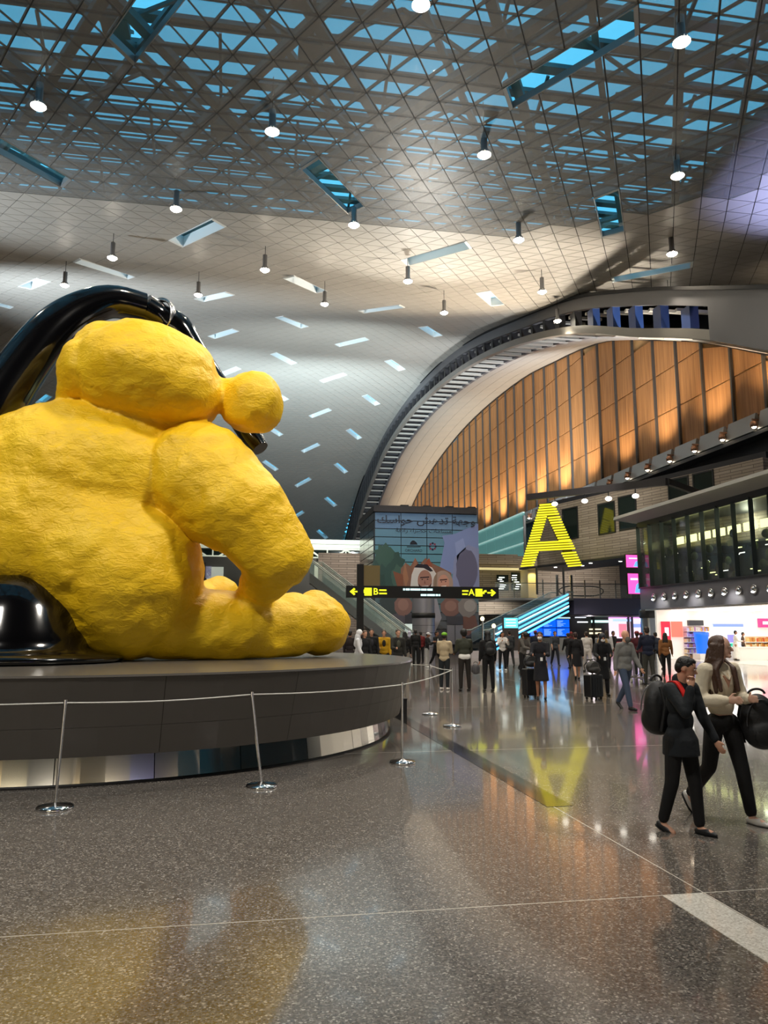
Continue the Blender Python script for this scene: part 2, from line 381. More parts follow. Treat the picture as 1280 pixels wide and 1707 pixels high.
for k in range(-9, 7):
    chord(1.675 + 6.7 * k, 1, 1.5, .36, .3) if k < 4 else None
    chord(1.675 + 6.7 * (k + 3), -1, 1.5, .36, .3)
    chord(-1.675 + 6.7 * k, 1, 3.6, .26, .24) if k < 4 else None
    chord(-1.675 + 6.7 * (k + 3), -1, 3.6, .26, .24)
wb = MB()
for j in range(1, 9):
    for i in range(-6, 5):
        x = 1.675 + 6.7 * i + (3.35 if j % 2 else 0); y = 30.537 - 5.81 * 4 + 5.81 * (j - 1)
        if x < -36 or x > 24 or y > 48: continue
        A = Vector((x, y, zc(y) + 1.5))
        for (dx, dy) in ((3.35, 0), (-3.35, 0), (0, 3.2), (0, -3.2)): wb.bar(A, (x + dx, y + dy, zc(y + dy) + 3.6), .12)
        wb.cbox(A + Vector((0, 0, -.05)), (.9, .9, .3))
tag(wb.build('truss_web', truss_paint, sk), kind='stuff')

# ------------------------------------------------------------------ great arch girder on the right (X = 22) and its soffit
OYs = [10, 18, 24, 28.4, 32.7, 38.3, 47.9, 60, 71, 82.8, 103.6, 120, 135, 150, 166, 180, 195]
OZs = [7.5, 11.6, 14.6, 16.57, 18.5, 21.0, 24.75, 28.1, 30.9, 33.1, 35.0, 35.2, 34.2, 31.6, 27.2, 21.5, 14.5]
IYs = [10, 18, 24, 28.7, 33, 39.5, 48, 60.2, 72.4, 86.3, 104, 124, 137, 149, 160, 172, 185]
IZs = [4.5, 8.7, 11.6, 13.8, 15.95, 18.6, 22.2, 25.9, 28.6, 30.7, 32.1, 31.6, 29.4, 26.4, 22.6, 17.4, 10.5]
zO = lambda y: spline(OYs, OZs, y)
zI = lambda y: spline(IYs, IZs, y)
WYs = [34, 37, 40, 43.5, 50, 56.5, 64.8, 71.4, 78.3, 87, 100, 112, 122, 134, 146, 156, 166]
WZs = [14.2, 16.2, 18.0, 19.8, 23.1, 25.8, 29.0, 30.6, 31.7, 33.0, 33.8, 33.9, 33.4, 32.2, 30.2, 27.7, 24.5]
zW = lambda y: spline(WYs, WZs, y)
gird = tag(empty('arch_girder'), kind='structure')
gm = mat('girder_grey', '#5f5f63', .45, noise=(.5, .1)); gl = mat('girder_light_flange', '#a5a29b', .45)
def curved_bar(name, f, x0, x1, dz0, dz1, ya, yb, m, step=2.0, parent=None):
    m_ = MB(); n_ = int((yb - ya) / step); rows = []
    for k in range(n_ + 1):
        y = ya + (yb - ya) * k / n_; z = f(y); rows += [(x0, y, z + dz0), (x1, y, z + dz0), (x1, y, z + dz1), (x0, y, z + dz1)]
    fs = []
    for k in range(n_):
        for e in range(4): fs.append((4 * k + e, 4 * k + (e + 1) % 4, 4 * k + 4 + (e + 1) % 4, 4 * k + 4 + e))
    m_.add(rows, fs + [(0, 1, 2, 3), (4 * n_ + 3, 4 * n_ + 2, 4 * n_ + 1, 4 * n_)]); return m_.build(name, m, parent or gird)
curved_bar('outer_chord', zO, 21.8, 22.25, -.95, 0.05, 10, 190, gm)
curved_bar('outer_lip', zO, 21.65, 21.8, -.10, 0.10, 10, 190, black_matt)
curved_bar('inner_chord', zI, 21.8, 22.3, 0.0, .55, 10, 185, mat('inner_chord_grey', '#7d7973', .45))
curved_bar('rear_chord', zI, 24.75, 25.1, .1, .5, 33, 180, gm)
pl = MB()
for k in range(12):
    y0 = 10 + k * 1.875; y1 = y0 + 1.875; pl.quad((21.78, y0, zI(y0)), (21.78, y1, zI(y1)), (21.78, y1, zO(y1)), (21.78, y0, zO(y0))); pl.quad((22.3, y0, zI(y0)), (22.3, y1, zI(y1)), (22.3, y1, zO(y1)), (22.3, y0, zO(y0)))
pl.quad((21.78, 32.5, zI(32.5)), (22.3, 32.5, zI(32.5)), (22.3, 32.5, zO(32.5)), (21.78, 32.5, zO(32.5)))
pl.build('end_plate', gm, gird)
fin_b = mat('fin_blue_light_tint', '#24407c', .5); fin_d = mat('dark_fin', '#2a2a2d', .55)  # blue light on the near fins is put into their colour
y = 34.3; k = 0
while y < 178:
    m_ = MB(); hgt = zO(y) - .9 - zI(y) - .55
    if hgt > .3:
        w = .42 if y < 60 else .55
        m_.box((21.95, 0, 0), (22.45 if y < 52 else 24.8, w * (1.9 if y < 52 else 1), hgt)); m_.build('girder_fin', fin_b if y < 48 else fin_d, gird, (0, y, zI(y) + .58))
    m_ = MB(); m_.box((22.25, -.18, 0), (25.0, .18, .22)); m_.build('girder_rung', gl, gird, (0, y + .2, zI(y) + .1))
    m_ = MB(); m_.box((22.3, 0, 0), (24.8, .2, .18)); m_.build('girder_tie', gl, gird, (0, y + 1.7, zO(y + 1.7) - 1.25))
    y += 2.55 if y > 52 else 2.75; k += 1
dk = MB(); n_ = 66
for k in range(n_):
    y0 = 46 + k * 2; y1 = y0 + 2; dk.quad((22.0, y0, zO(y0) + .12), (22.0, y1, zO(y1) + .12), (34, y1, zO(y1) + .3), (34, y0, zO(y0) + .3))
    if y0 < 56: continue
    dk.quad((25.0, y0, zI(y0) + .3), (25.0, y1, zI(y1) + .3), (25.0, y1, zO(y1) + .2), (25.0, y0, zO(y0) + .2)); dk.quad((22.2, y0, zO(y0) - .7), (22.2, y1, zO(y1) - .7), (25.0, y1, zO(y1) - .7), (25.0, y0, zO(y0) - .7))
dk.build('dark_block_sheet', mat('girder_void', '#141416', .8), gird)  # added dark sheets: shade behind the openings, block against the sky
# soffit between girder and timber wall: grey panels, four across each bay
sof = tag(empty('soffit'), kind='structure')
BAY = 3.44; Y0W = 47.24 - 4 * BAY
def sof_z(y, x):
    t = (x - 25.0) / 8.3; a = zI(y) + .35; b = max(zW(y) - .02, zI(y) - 1.2 if y > 150 else -99); return a + (b - a) * t
pm = mat('soffit_panel_grey', '#aaa69f', .5, noise=(.4, .06))
for k in range(0, 37):
    y0 = Y0W + BAY * k; y1 = y0 + BAY
    for q in range(4):
        x0 = 25.0 + 8.3 * q / 4; x1 = 25.0 + 8.3 * (q + 1) / 4; g_ = .02; m_ = MB()
        c = Vector(((x0 + x1) / 2, (y0 + y1) / 2, 0)); vs = []
        for (xx, yy) in ((x0 + g_, y0 + g_), (x1 - g_, y0 + g_), (x1 - g_, y1 - g_), (x0 + g_, y1 - g_)): vs.append(Vector((xx, yy, sof_z(yy, xx))) - c)
        vs += [v + Vector((0, 0, .05)) for v in vs]
        m_.add(vs, [(0, 1, 2, 3), (7, 6, 5, 4), (0, 4, 5, 1), (1, 5, 6, 2), (2, 6, 7, 3), (3, 7, 4, 0)]); m_.build('soffit_panel', pm, sof, c)
bs = MB()
for k in range(0, 37):
    y0 = Y0W + BAY * k; y1 = y0 + BAY; bs.quad((25, y0, sof_z(y0, 25) + .07), (33.3, y0, sof_z(y0, 33.3) + .07), (33.3, y1, sof_z(y1, 33.3) + .07), (25, y1, sof_z(y1, 25) + .07))
bs.build('soffit_backing', back_m, sof)

# ------------------------------------------------------------------ timber wall with mullions
def wood_mat():
    m = bpy.data.materials.new('timber_veneer'); m.use_nodes = True; nt = m.node_tree; b = nt.nodes['Principled BSDF']; b.inputs['Roughness'].default_value = .55
    tc = nt.nodes.new('ShaderNodeTexCoord'); mp = nt.nodes.new('ShaderNodeMapping'); mp.inputs['Scale'].default_value = (1, 2.2, .12)
    oi = nt.nodes.new('ShaderNodeObjectInfo'); ad = nt.nodes.new('ShaderNodeVectorMath'); ad.operation = 'ADD'
    n = nt.nodes.new('ShaderNodeTexNoise'); n.inputs['Scale'].default_value = 2.2; n.inputs['Detail'].default_value = 6
    cr = nt.nodes.new('ShaderNodeValToRGB'); cr.color_ramp.elements[0].position = .3; cr.color_ramp.elements[0].color = (*srgb('#8f6238'), 1); cr.color_ramp.elements[1].position = .75; cr.color_ramp.elements[1].color = (*srgb('#b98552'), 1)
    mu = nt.nodes.new('ShaderNodeMath'); mu.operation = 'MULTIPLY'; mu.inputs[1].default_value = 40
    nt.links.new(oi.outputs['Random'], mu.inputs[0]); nt.links.new(tc.outputs['Object'], mp.inputs[0]); nt.links.new(mp.outputs[0], ad.inputs[0]); nt.links.new(mu.outputs[0], ad.inputs[1])
    nt.links.new(ad.outputs[0], n.inputs['Vector']); nt.links.new(n.outputs[0], cr.inputs[0]); nt.links.new(cr.outputs[0], b.inputs['Base Color']); return m
wood = wood_mat()
ww = MB()
for k in range(0, 37):
    y0 = Y0W + BAY * k; y1 = y0 + BAY; ww.quad((33.42, y0, 14.8), (33.42, y1, 14.8), (33.42, y1, max(zW(y1), 15)), (33.42, y0, max(zW(y0), 15)))
wr = tag(ww.build('wall_right', mat('timber_joint_light', '#c9a06c', .6)), kind='structure')
for k in range(0, 37):
    y0 = Y0W + BAY * k + .09; y1 = y0 + BAY - .18; z = 16.0
    t0, t1 = zW(y0), zW(y1)
    while z < max(t0, t1) - .3:
        zt = z + 3.4; a, b = min(zt, t0), min(zt, t1)
        if min(a, b) > z + .15:
            m_ = MB(); c = Vector((33.3, (y0 + y1) / 2, z)); m_.prism([(y0 - c.y, .03), (y1 - c.y, .03), (y1 - c.y, b - z - .03), (y0 - c.y, a - z - .03)], 'x', -.04, .06); m_.build('timber_panel', wood, wr, c)
        z += 3.45
mu_m = mat('mullion_grey', '#4c4a48', .45, .3); trim_d = mat('arch_trim_dark', '#1a1512', .6)
for k in range(0, 38):
    y0 = Y0W + BAY * k; h = zW(y0) - 15.9
    if h > .5: m_ = MB(); m_.box((-.2, -.09, 0), (0, .09, h)); m_.build('mullion', mu_m, wr, (33.26, y0, 15.9))
curved_bar('arch_trim', zW, 33.0, 33.3, -.12, .12, 35, 165, trim_d, parent=wr)
# service ledge with angled grey reflector boxes and globe spotlights
led = MB(); led.box((32.3, 20, 14.35), (34.5, 170, 14.6)); ledge = tag(led.build('trim_1', dark_steel), kind='structure')
rb = MB(); rb.prism([(.1, 0), (.85, 0), (.55, 1.25), (.4, 1.25)], 'y', 0, BAY - .5); rbm = rb.mesh('reflector_box', mat('reflector_grey', '#9b9ea0', .35, .2))
for k in range(0, 36): mesh_obj('reflector_box', rbm, ledge, (32.2, Y0W + BAY * k + .45, 14.7))
gs = MB(); gs.ell((0, 0, 0), (.16, .16, .16)); gs_me = gs.mesh('spot_globe', glow('lamp_face_warm', (1, .82, .6), 14))
gh = MB(); gh.lathe([(.02, .28), (.2, .22), (.26, .05), (.24, -.12), (.17, -.16)], n=16); gh.cbox((.1, 0, .34), (.5, .1, .12)); gh_me = gh.mesh('spot_hood', mat('copper_hood', '#b98d74', .25, .8))
for k in range(0, 30):
    y0 = Y0W + BAY * k
    e = empty('globe_spotlight', (32.1, y0, 15.0)); tag(e, 'copper-hooded globe spotlight below the timber wall, %d%s from the near end of the row' % (k + 1, {1: 'st', 2: 'nd', 3: 'rd', 21: 'st', 22: 'nd', 23: 'rd'}.get(k + 1, 'th')), 'spotlight', 'globe spotlights along the timber wall ledge')
    mesh_obj('hood', gh_me, e, (0, 0, 0)); mesh_obj('bulb', gs_me, e, (0, 0, -.1))
for k in range(0, 36, 2):
    y0 = Y0W + BAY * (k + .5); far = y0 > 72
    add_light('timber_uplight', 'SPOT', (30.6, y0, 15.9), 4200 if far else 1900, (1, .80, .56), .3, spot=100, target=(33.6, y0 + 1.0, 23.5), blend=1)

# ------------------------------------------------------------------ enclosing walls behind and left of the camera, far end wall
wm = mat('pale_stone_wall', '#8d857c', .7, noise=(.5, .1))
for nm, lo, hi in (('wall_back', (-46, -30.5, 0), (60, -30, 27)), ('wall_left', (-34, -30, 0), (-33.5, 230, 36)), ('wall_far', (-46, 200, 0), (60, 201, 27)), ('wall_near_right', (60, -30, 0), (60.5, 230, 14))):
    m_ = MB(); m_.box(lo, hi); tag(m_.build(nm, wm), kind='structure')
m_ = MB(); m_.box((33.45, -30, 9), (33.9, 34, 24)); m_.box((33.5, 20, 4.5), (34, 170, 14.4)); m_.box((33.5, 72, 0), (34, 170, 4.5)); m_.box((33.6, 34, 14), (34, 80, 31)); tag(m_.build('wall_right_upper', mat('dark_blue_grey_cladding', '#33343c', .6)), kind='structure')  # last box added to block sky leaking past the timber wall
# opaque roof over the wings, so that the halls stay dark above
m_ = MB()
m_.box((-46, -30, 26), (60, 4, 26.4)); m_.box((-46, 4, 26.4), (-36, 42, 27)); m_.box((24, 4, 26.4), (60, 42, 27))
tag(m_.build('roof_slab', back_m), kind='structure')
# lit shopfronts behind and left of the camera (mirrored in the plinth foot)
bf = tag(empty('shopfront_row_rear', (0, -29.5, 0)), kind='structure')
for k, (c_, s_, w_) in enumerate([((1, .82, .5), 3, 5), ((1, .9, .7), 2.4, 3.4), ((1, .78, .42), 3.4, 4.6), ((1, .88, .6), 3, 1.8), ((1, .92, .75), 3.2, 5), ((1, .75, .4), 2.6, 3), ((1, .85, .6), 3, 4.5), ((.7, .7, 1), 2.4, 4), ((.5, .4, 1), 2, 3), ((1, .8, .5), 2, 4)]):
    m_ = MB(); x_ = -30 + 6.2 * k; m_.box((x_, 0, .3), (x_ + w_, .1, 3.3)); m_.build('shop_window', glow('rear_window_%d' % k, c_, s_), bf)
# pendant downlights
lam_face = glow('pendant_lamp_face', (1, .9, .72), 60)
can = MB(); can.lathe([(.0, .8), (.13, .8), (.13, .15), (.24, .0), (.27, -.1)], n=16); can_me = can.mesh('can', mat('lamp_can_grey', '#8a8a8c', .4, .3))
rod = MB(); rod.tube([(0, 0, .7), (0, 0, 2.2)], .018, 6); rod_me = rod.mesh('rod', dark_steel)
ball = MB(); ball.ell((0, 0, -.06), (.25, .25, .16)); ball_me = ball.mesh('lamp_face', lam_face)
ORD = ['first', 'second', 'third', 'fourth', 'fifth', 'sixth', 'seventh', 'eighth', 'ninth', 'tenth']
rows_n = 0
for r_, (yr, zr, x0) in enumerate([(12.0, 19.0, .4), (19.5, 19.9, 4.5), (26.8, 20.4, .4), (34.2, 21.1, 4.5), (41.7, 22.1, .4), (49.1, 23.6, 4.5)]):
    vis_i = 0
    for k in range(-4, 4):
        x = x0 + 8.3 * k
        if abs(x) > 31: continue
        q = frame_px((x, yr, zr)); inside = -10 < q[0] < 1290 and -10 < q[1] < 1000
        if not inside and r_ > 2: continue
        if inside:
            vis_i += 1
            e = empty('pendant_downlight', (x, yr, zr))
            tag(e, 'grey can pendant downlight, %s from the left in the %s row of lamps' % (ORD[vis_i - 1], ['nearest', 'topmost', 'second', 'third', 'fourth', 'farthest'][r_]), 'lamp', 'pendant downlights under the vault')
            mesh_obj('can', can_me, e, (0, 0, 0)); mesh_obj('lamp_face', ball_me, e, (0, 0, 0)); mesh_obj('rod', rod_me, e, (0, 0, 0))
        if inside or (r_ < 2 and k % 2 == 0): add_light('pendant_beam', 'SPOT', (x, yr, zr - .3), 1500, (1, .86, .66), .2, spot=120, target=(x, yr, 0), blend=.9)
# ------------------------------------------------------------------ round plinth
PC = Vector((-2.6, 14.4, 0))
pl = tag(empty('plinth', PC), 'large round dark grey plinth tapering to a mirrored foot under the yellow sculpture', 'plinth')
clad = mat('plinth_cladding_grey', '#4b4743', .42, noise=(.8, .08)); cladj = mat('plinth_joint', '#2b2927', .7)
NP = 20
for r_, (z0, z1) in enumerate([(.34, .66), (.663, .92), (.923, 1.2)]):
    for k in range(NP):
        a0 = 2 * PI * (k + (r_ % 2) * .0) / NP + .0005; a1 = 2 * PI * (k + 1) / NP - .0005
        m_ = MB(); f = lambda z: 5.31 + .21 * (z - .34) / .86
        m_.lathe([(f(z0) - .05, z0), (f(z0), z0), (f(z1), z1), (f(z1) - .05, z1)], n=5, a0=a0, a1=a1, sm=False); m_.build('cladding_panel', clad, pl)
m_ = MB(); m_.lathe([(5.22, .33), (5.24, .33), (5.44, 1.18), (5.40, 1.19)], n=96); m_.build('core', cladj, pl)
m_ = MB(); m_.lathe([(0, 1.2), (5.50, 1.2), (5.535, 1.205), (5.53, 1.23), (0, 1.23)], n=120, sm=False); m_.build('top_slab', mat('plinth_top', '#5f5b56', .22, noise=(1.2, .08)), pl)
mir = mat('mirror_steel', (.8, .78, .75), .10, 1.0)
for k in range(30):
    a0 = 2 * PI * k / 30 + .001; a1 = 2 * PI * (k + 1) / 30 - .001; m_ = MB(); m_.lathe([(5.02, .0), (5.12, .03), (5.078, .34), (5.0, .34)], n=4, a0=a0, a1=a1, sm=False); m_.build('mirror_plate', mir, pl)
m_ = MB(); m_.lathe([(5.14, .0), (5.15, .025), (5.11, .03)], n=96); m_.build('foot_trim', black_matt, pl)
PT = 1.23
# ------------------------------------------------------------------ plain generic stand-in for the artwork: seated yellow soft toy figure, black arch and black dome
yel = bpy.data.materials.new('yellow_patinated_plush'); yel.use_nodes = True
_nt = yel.node_tree; _b = _nt.nodes['Principled BSDF']; _b.inputs['Roughness'].default_value = .55
_tc = _nt.nodes.new('ShaderNodeTexCoord'); _n = _nt.nodes.new('ShaderNodeTexNoise'); _n.inputs['Scale'].default_value = 1.1; _n.inputs['Detail'].default_value = 3
_cr = _nt.nodes.new('ShaderNodeValToRGB'); _cr.color_ramp.elements[0].position = .3; _cr.color_ramp.elements[0].color = (*srgb('#ecbc02'), 1); _cr.color_ramp.elements[1].position = .8; _cr.color_ramp.elements[1].color = (*srgb('#f5cc20'), 1)
_nt.links.new(_tc.outputs['Object'], _n.inputs['Vector']); _nt.links.new(_n.outputs[0], _cr.inputs[0]); _nt.links.new(_cr.outputs[0], _b.inputs['Base Color'])
_n2 = _nt.nodes.new('ShaderNodeTexNoise'); _n2.inputs['Scale'].default_value = 7.5; _n2.inputs['Detail'].default_value = 4; _n2.inputs['Distortion'].default_value = 1.2
_mp = _nt.nodes.new('ShaderNodeMapping'); _mp.inputs['Scale'].default_value = (1, 1, 1.9)
_bp = _nt.nodes.new('ShaderNodeBump'); _bp.inputs['Strength'].default_value = .38; _bp.inputs['Distance'].default_value = .06
_nt.links.new(_tc.outputs['Object'], _mp.inputs[0]); _nt.links.new(_mp.outputs[0], _n2.inputs['Vector']); _nt.links.new(_n2.outputs[0], _bp.inputs['Height']); _nt.links.new(_bp.outputs[0], _b.inputs['Normal'])
BO = Vector((-2.2, 13.0, PT))
def bp(px, py, d): return at(px, py, d) - BO
def m_px(r, d): return r * d / CF
CR = Matrix.Rotation(-CPSI, 3, 'Z')
bear = MB()
def E3(px, py, d, rx, ry, rz, tilt=0, mb=None):           # ellipsoid given by centre, half sizes in metres (across, deep, high)
    M = CR @ Matrix.Rotation(R(tilt), 3, 'Y'); (mb or bear).ell(bp(px, py, d), (rx, ry, rz), M, 28, 18)
def C3(a, ra, b, rb): bear.cap(bp(*a), ra, bp(*b), rb, 20)
E3(135, 805, 12.9, 1.95, 1.5, 1.40)                       # shoulders
E3(110, 880, 12.9, 1.78, 1.6, 1.60)                       # back
E3(218, 965, 12.8, 1.20, 1.42, 1.35, 8)
E3(170, 920, 12.8, 1.32, 1.48, 1.42)                 # hips
E3(60, 850, 13.0, 1.75, 1.5, 1.35)
C3((330, 792, 12.6), .90, (400, 850, 12.5), .80)          # upper arm
C3((405, 850, 12.5), .76, (460, 925, 12.6), .60)
C3((460, 925, 12.6), .60, (442, 966, 13.0), .44)          # forearm and paw resting on the thigh
C3((442, 962, 13.0), .43, (428, 982, 13.3), .36)
C3((265, 1035, 12.9), .66, (400, 1046, 13.5), .60)        # leg stretched to the right
C3((400, 1046, 13.5), .58, (500, 1042, 14.2), .57)
E3(535, 1045, 14.5, .53, .60, .56, 0)                     # foot
C3((535, 1035, 14.4), .48, (528, 1012, 14.5), .32)
C3((280, 1020, 13.6), .60, (330, 1015, 15.0), .55)        # far leg
E3(362, 990, 15.3, .42, .5, .36); C3((362, 1005, 15.3), .45, (370, 1035, 16.2), .5)
E3(245, 628, 12.6, 1.23, 1.2, .92, 4)                     # head
E3(155, 622, 12.5, .55, .8, .55, -25); E3(190, 590, 12.6, .62, .8, .5)
E3(300, 655, 12.6, .72, .95, .60); E3(128, 660, 12.6, .32, .5, .24)
C3((250, 700, 12.9), .75, (230, 740, 12.9), .95)          # neck
C3((368, 655, 12.9), .30, (392, 662, 12.9), .40)
E3(421, 672, 12.9, .575, .60, .545)                       # round ear
# creases: shallow rolls between arm and back, at the waist and on the leg

me = remesh(bear, yel, 'figure', .045, 10, [(1.0, .18, 'CLOUDS'), (.32, .07, 'CLOUDS'), (.11, .018, 'CLOUDS')])
# rest it flat on the plinth
for v in me.vertices:
    if v.co.z < .012: v.co.z = .012
sculpt = tag(mesh_obj('sculpture', me, None, BO), 'giant lumpy yellow soft-toy figure seated with its back to the camera', 'sculpture')
# stitched seams
sm2 = mat('seam_brown', '#7a5c10', .8)
# plain black arch behind
ar = MB()
pts = [(-95, 1040, 11.9), (-100, 900, 12.0), (-72, 780, 12.3), (-15, 690, 12.6), (33, 618, 12.9), (82, 556, 13.2), (130, 520, 13.5), (185, 503, 13.8), (240, 514, 14.1)]
rs = [.58, .56, .52, .47, .42, .39, .35, .31, .29]
P3 = [at(*p) for p in pts]
def resample(P, rs, n):
    out = []; ro = []
    for k in range(n):
        t = k / (n - 1) * (len(P) - 1); i = min(int(t), len(P) - 2); f = t - i
        p0, p1, p2, p3 = P[max(i - 1, 0)], P[i], P[i + 1], P[min(i + 2, len(P) - 1)]
        out.append(.5 * ((2 * p1) + (p2 - p0) * f + (2 * p0 - 5 * p1 + 4 * p2 - p3) * f * f + (3 * p1 - p0 - 3 * p2 + p3) * f ** 3)); ro.append(rs[i] + (rs[i + 1] - rs[i]) * f)
    return out, ro
pp, rr = resample(P3, rs, 40); ar.tube(pp, rr, 28)
arch = tag(ar.build('arch', black_gloss), 'tall glossy black curved tube arching behind the head of the yellow figure', 'sculpture')
a2 = MB(); pp, rr = resample([at(*p) for p in [(240, 514, 14.1), (268, 530, 14.3), (295, 548, 14.4), (318, 582, 14.5), (350, 628, 14.6), (385, 675, 14.5), (415, 722, 14.3), (434, 748, 14.2)]], [.29, .27, .31, .28, .25, .23, .21, .16], 22); a2.tube(pp, rr, 24); a2.build('arm_end', black_gloss, arch)
a3 = MB(); c = at(266, 527, 14.25); a3.lathe([(.30, -.05), (.36, -.05), (.36, .05), (.30, .05)], n=24); a3.build('collar_ring', steel, arch, c, (R(90), 0, R(-35)))
c = at(25, 1085, 12.0); c.z = PT + .002
db = MB(); db.lathe([(0, 0), (1.55, 0), (1.60, .04), (1.58, .10), (1.25, .15), (1.12, .22), (1.10, .34), (1.02, .50), (.92, .80), (.72, 1.12), (.5, 1.3), (0, 1.36)], n=64)
tag(db.build('dome_base', black_gloss, None, c), 'glossy black stepped dome on the plinth, left of the yellow figure', 'sculpture')

# ------------------------------------------------------------------ barrier posts and cord
white_cord = mat('pale_cord', '#c9c9c4', .6)
def stanchion(loc, lean, label):
    e = tag(empty('barrier_post', loc), label, 'post', 'slim steel barrier posts around the plinth')
    b = MB(); b.lathe([(0, 0), (.17, 0), (.175, .012), (.165, .03), (.05, .042), (.02, .06), (0, .06)], n=32); b.build('base_disc', mat('polished_steel', (.75, .75, .75), .12, 1.0), e)
    p = MB(); top = Vector((lean[0], lean[1], 1.0)); p.tube([(0, 0, .03), top], .014, 10); p.build('pole', steel, e)
    k = MB(); k.tube([top - Vector((0, 0, .02)), top + Vector((0, 0, .03))], .019, 10); k.build('cord_cap', steel, e)
    return Vector(loc) + top, e
PS = [((-4.3, 8.7, 0), (0, 0), 'steel barrier post farthest left, out by the plinth edge'), ((-1.80, 8.25, 0), (.035, 0), 'steel barrier post at far left in front of the plinth'),
      ((.19, 8.97, 0), (-.13, .0), 'leaning steel barrier post in front of the middle of the plinth'), ((2.03, 10.24, 0), (0, 0), 'upright steel barrier post at the right edge of the plinth'),
      ((3.69, 13.93, 0), (0, 0), 'steel barrier post right of the plinth, beside the black floor strip'), ((3.76, 15.98, 0), (0, 0), 'farthest steel barrier post, behind the one by the floor strip'), ((2.6, 19.8, 0), (0, 0), 'steel barrier post hidden behind the plinth rim')]
tops = [stanchion(*p) for p in PS]
for k in range(len(tops) - 1):
    a, b = tops[k][0], tops[k + 1][0]; ep = tops[k][1]; m_ = MB(); pts = [a.lerp(b, t / 12) - Vector((0, 0, .025 * math.sin(PI * t / 12))) for t in range(13)]; m_.tube(pts, .0075, 6)
    m_.v = [tuple(Vector(v) - ep.location) for v in m_.v]; m_.build('barrier_cord', white_cord, ep)
m_ = MB(); m_.box((-.35, -.3, 0), (.35, .3, .42)); 
spk = on_z(660, 1192); spk_o = tag(empty('floor_box', (spk.x + .05, spk.y, 0)), 'small black box on the floor just behind the right edge of the plinth', 'box')
m_ = MB(); m_.box((-.15, -.15, 0), (.15, .15, .32)); m_.build('body', black_matt, spk_o); m_ = MB(); m_.box((-.16, -.16, .32), (.16, .16, .34)); m_.build('lid', black_matt, spk_o)

# ------------------------------------------------------------------ text and flat print helpers
def text_mesh(name, body, size, m, M, parent=None, extrude=.004, align='CENTER', squash=1.0, bold=0.0):
    cu = bpy.data.curves.new(name, 'FONT'); cu.body = body; cu.size = size; cu.extrude = extrude; cu.align_x = align; cu.align_y = 'CENTER'; cu.offset = bold
    o = bpy.data.objects.new(name, cu); COL.objects.link(o); dg = bpy.context.evaluated_depsgraph_get()
    me = bpy.data.meshes.new_from_object(o.evaluated_get(dg)); bpy.data.objects.remove(o); me.transform(Matrix.Diagonal((squash, 1, 1, 1))); me.materials.clear(); me.materials.append(m)
    q = mesh_obj(name, me, parent); q.matrix_local = M; return q
def facing(loc, rz=0.0): return Matrix.Translation(Vector(loc)) @ Matrix.Rotation(rz, 4, 'Z') @ Matrix.Rotation(R(90), 4, 'X')

# ------------------------------------------------------------------ hanging direction sign (faces the camera, turned with the walkway)
sg = tag(empty('direction_sign', (8.0, 35, 0)), 'long black overhead direction sign with yellow arrows and letters B and A', 'sign')
e0, e1 = on_y(577, 987, 35), on_y(830, 988, 35); zt, zb = 3.76, 3.22; x0, x1 = e0.x - 8.0, e1.x - 8.0
m_ = MB(); m_.box((x0, -.12, zb), (x1, .12, zt)); m_.build('sign_board', black_matt, sg)
m_ = MB(); m_.box((x0 + .5, -.16, 0), (x0 + .78, .13, 4.75)); m_.build('post', black_matt, sg)
m_ = MB(); m_.box((x0 + .78, -.06, 3.76), (x0 + 1.55, .06, 4.7)); m_.build('info_panel', mat('brass_panel', '#8f7f58', .4, .4), sg)
yg = glow('sign_yellow', (.85, .88, .02), 1.15); cg = glow('sign_cyan_white', (.62, .95, .95), 1.3)
def sgn(name, poly, m, dx=0): q = MB(); q.prism([(a + dx, b) for a, b in poly], 'y', -.135, -.122); q.build(name, m, sg)
zc_ = (zt + zb) / 2
def arrow(x, s): return [(x, zc_), (x + s * .2, zc_ + .17), (x + s * .27, zc_ + .11), (x + s * .19, zc_ + .035), (x + s * .42, zc_ + .035), (x + s * .42, zc_ - .035), (x + s * .19, zc_ - .035), (x + s * .27, zc_ - .11), (x + s * .2, zc_ - .17)]
def walker(x):
    return [(x, zc_ - .13), (x + .1, zc_ - .13), (x + .1, zc_ - .06), (x + .2, zc_ - .06), (x + .2, zc_ + .02), (x + .3, zc_ + .02), (x + .3, zc_ + .12), (x + .2, zc_ + .12), (x + .12, zc_ + .03), (x, zc_ - .02)]
sgn('arrow', arrow(x0 + .14, 1), yg); sgn('stair_symbol', walker(x0 + .50 + .12 - .0), yg)
sgn('symbol_box', [(x0 + .80 + .02, zc_ - .18), (x0 + 1.16, zc_ - .18), (x0 + 1.16, zc_ + .18), (x0 + .82, zc_ + .18)], yg)
text_mesh('letter', 'B', .42, yg, facing((x0 + 1.34, -.125, zc_)), sg, bold=.008)
for q, (a, w) in enumerate([(.075, .34), (-.075, .36)]): sgn('text_line', [(x0 + 1.50, zc_ + a - .035), (x0 + 1.50 + w, zc_ + a - .035), (x0 + 1.50 + w, zc_ + a + .035), (x0 + 1.50, zc_ + a + .035)], yg)
sgn('arrow', arrow(x1 - .14, -1), yg); sgn('stair_symbol', walker(x1 - .92 + .02), yg)
sgn('symbol_box', [(x1 - 1.14, zc_ - .18), (x1 - .80 + .0, zc_ - .18), (x1 - .80, zc_ + .18), (x1 - 1.14, zc_ + .18)], yg)
text_mesh('letter', 'A', .42, yg, facing((x1 - 1.33, -.125, zc_)), sg, bold=.008)
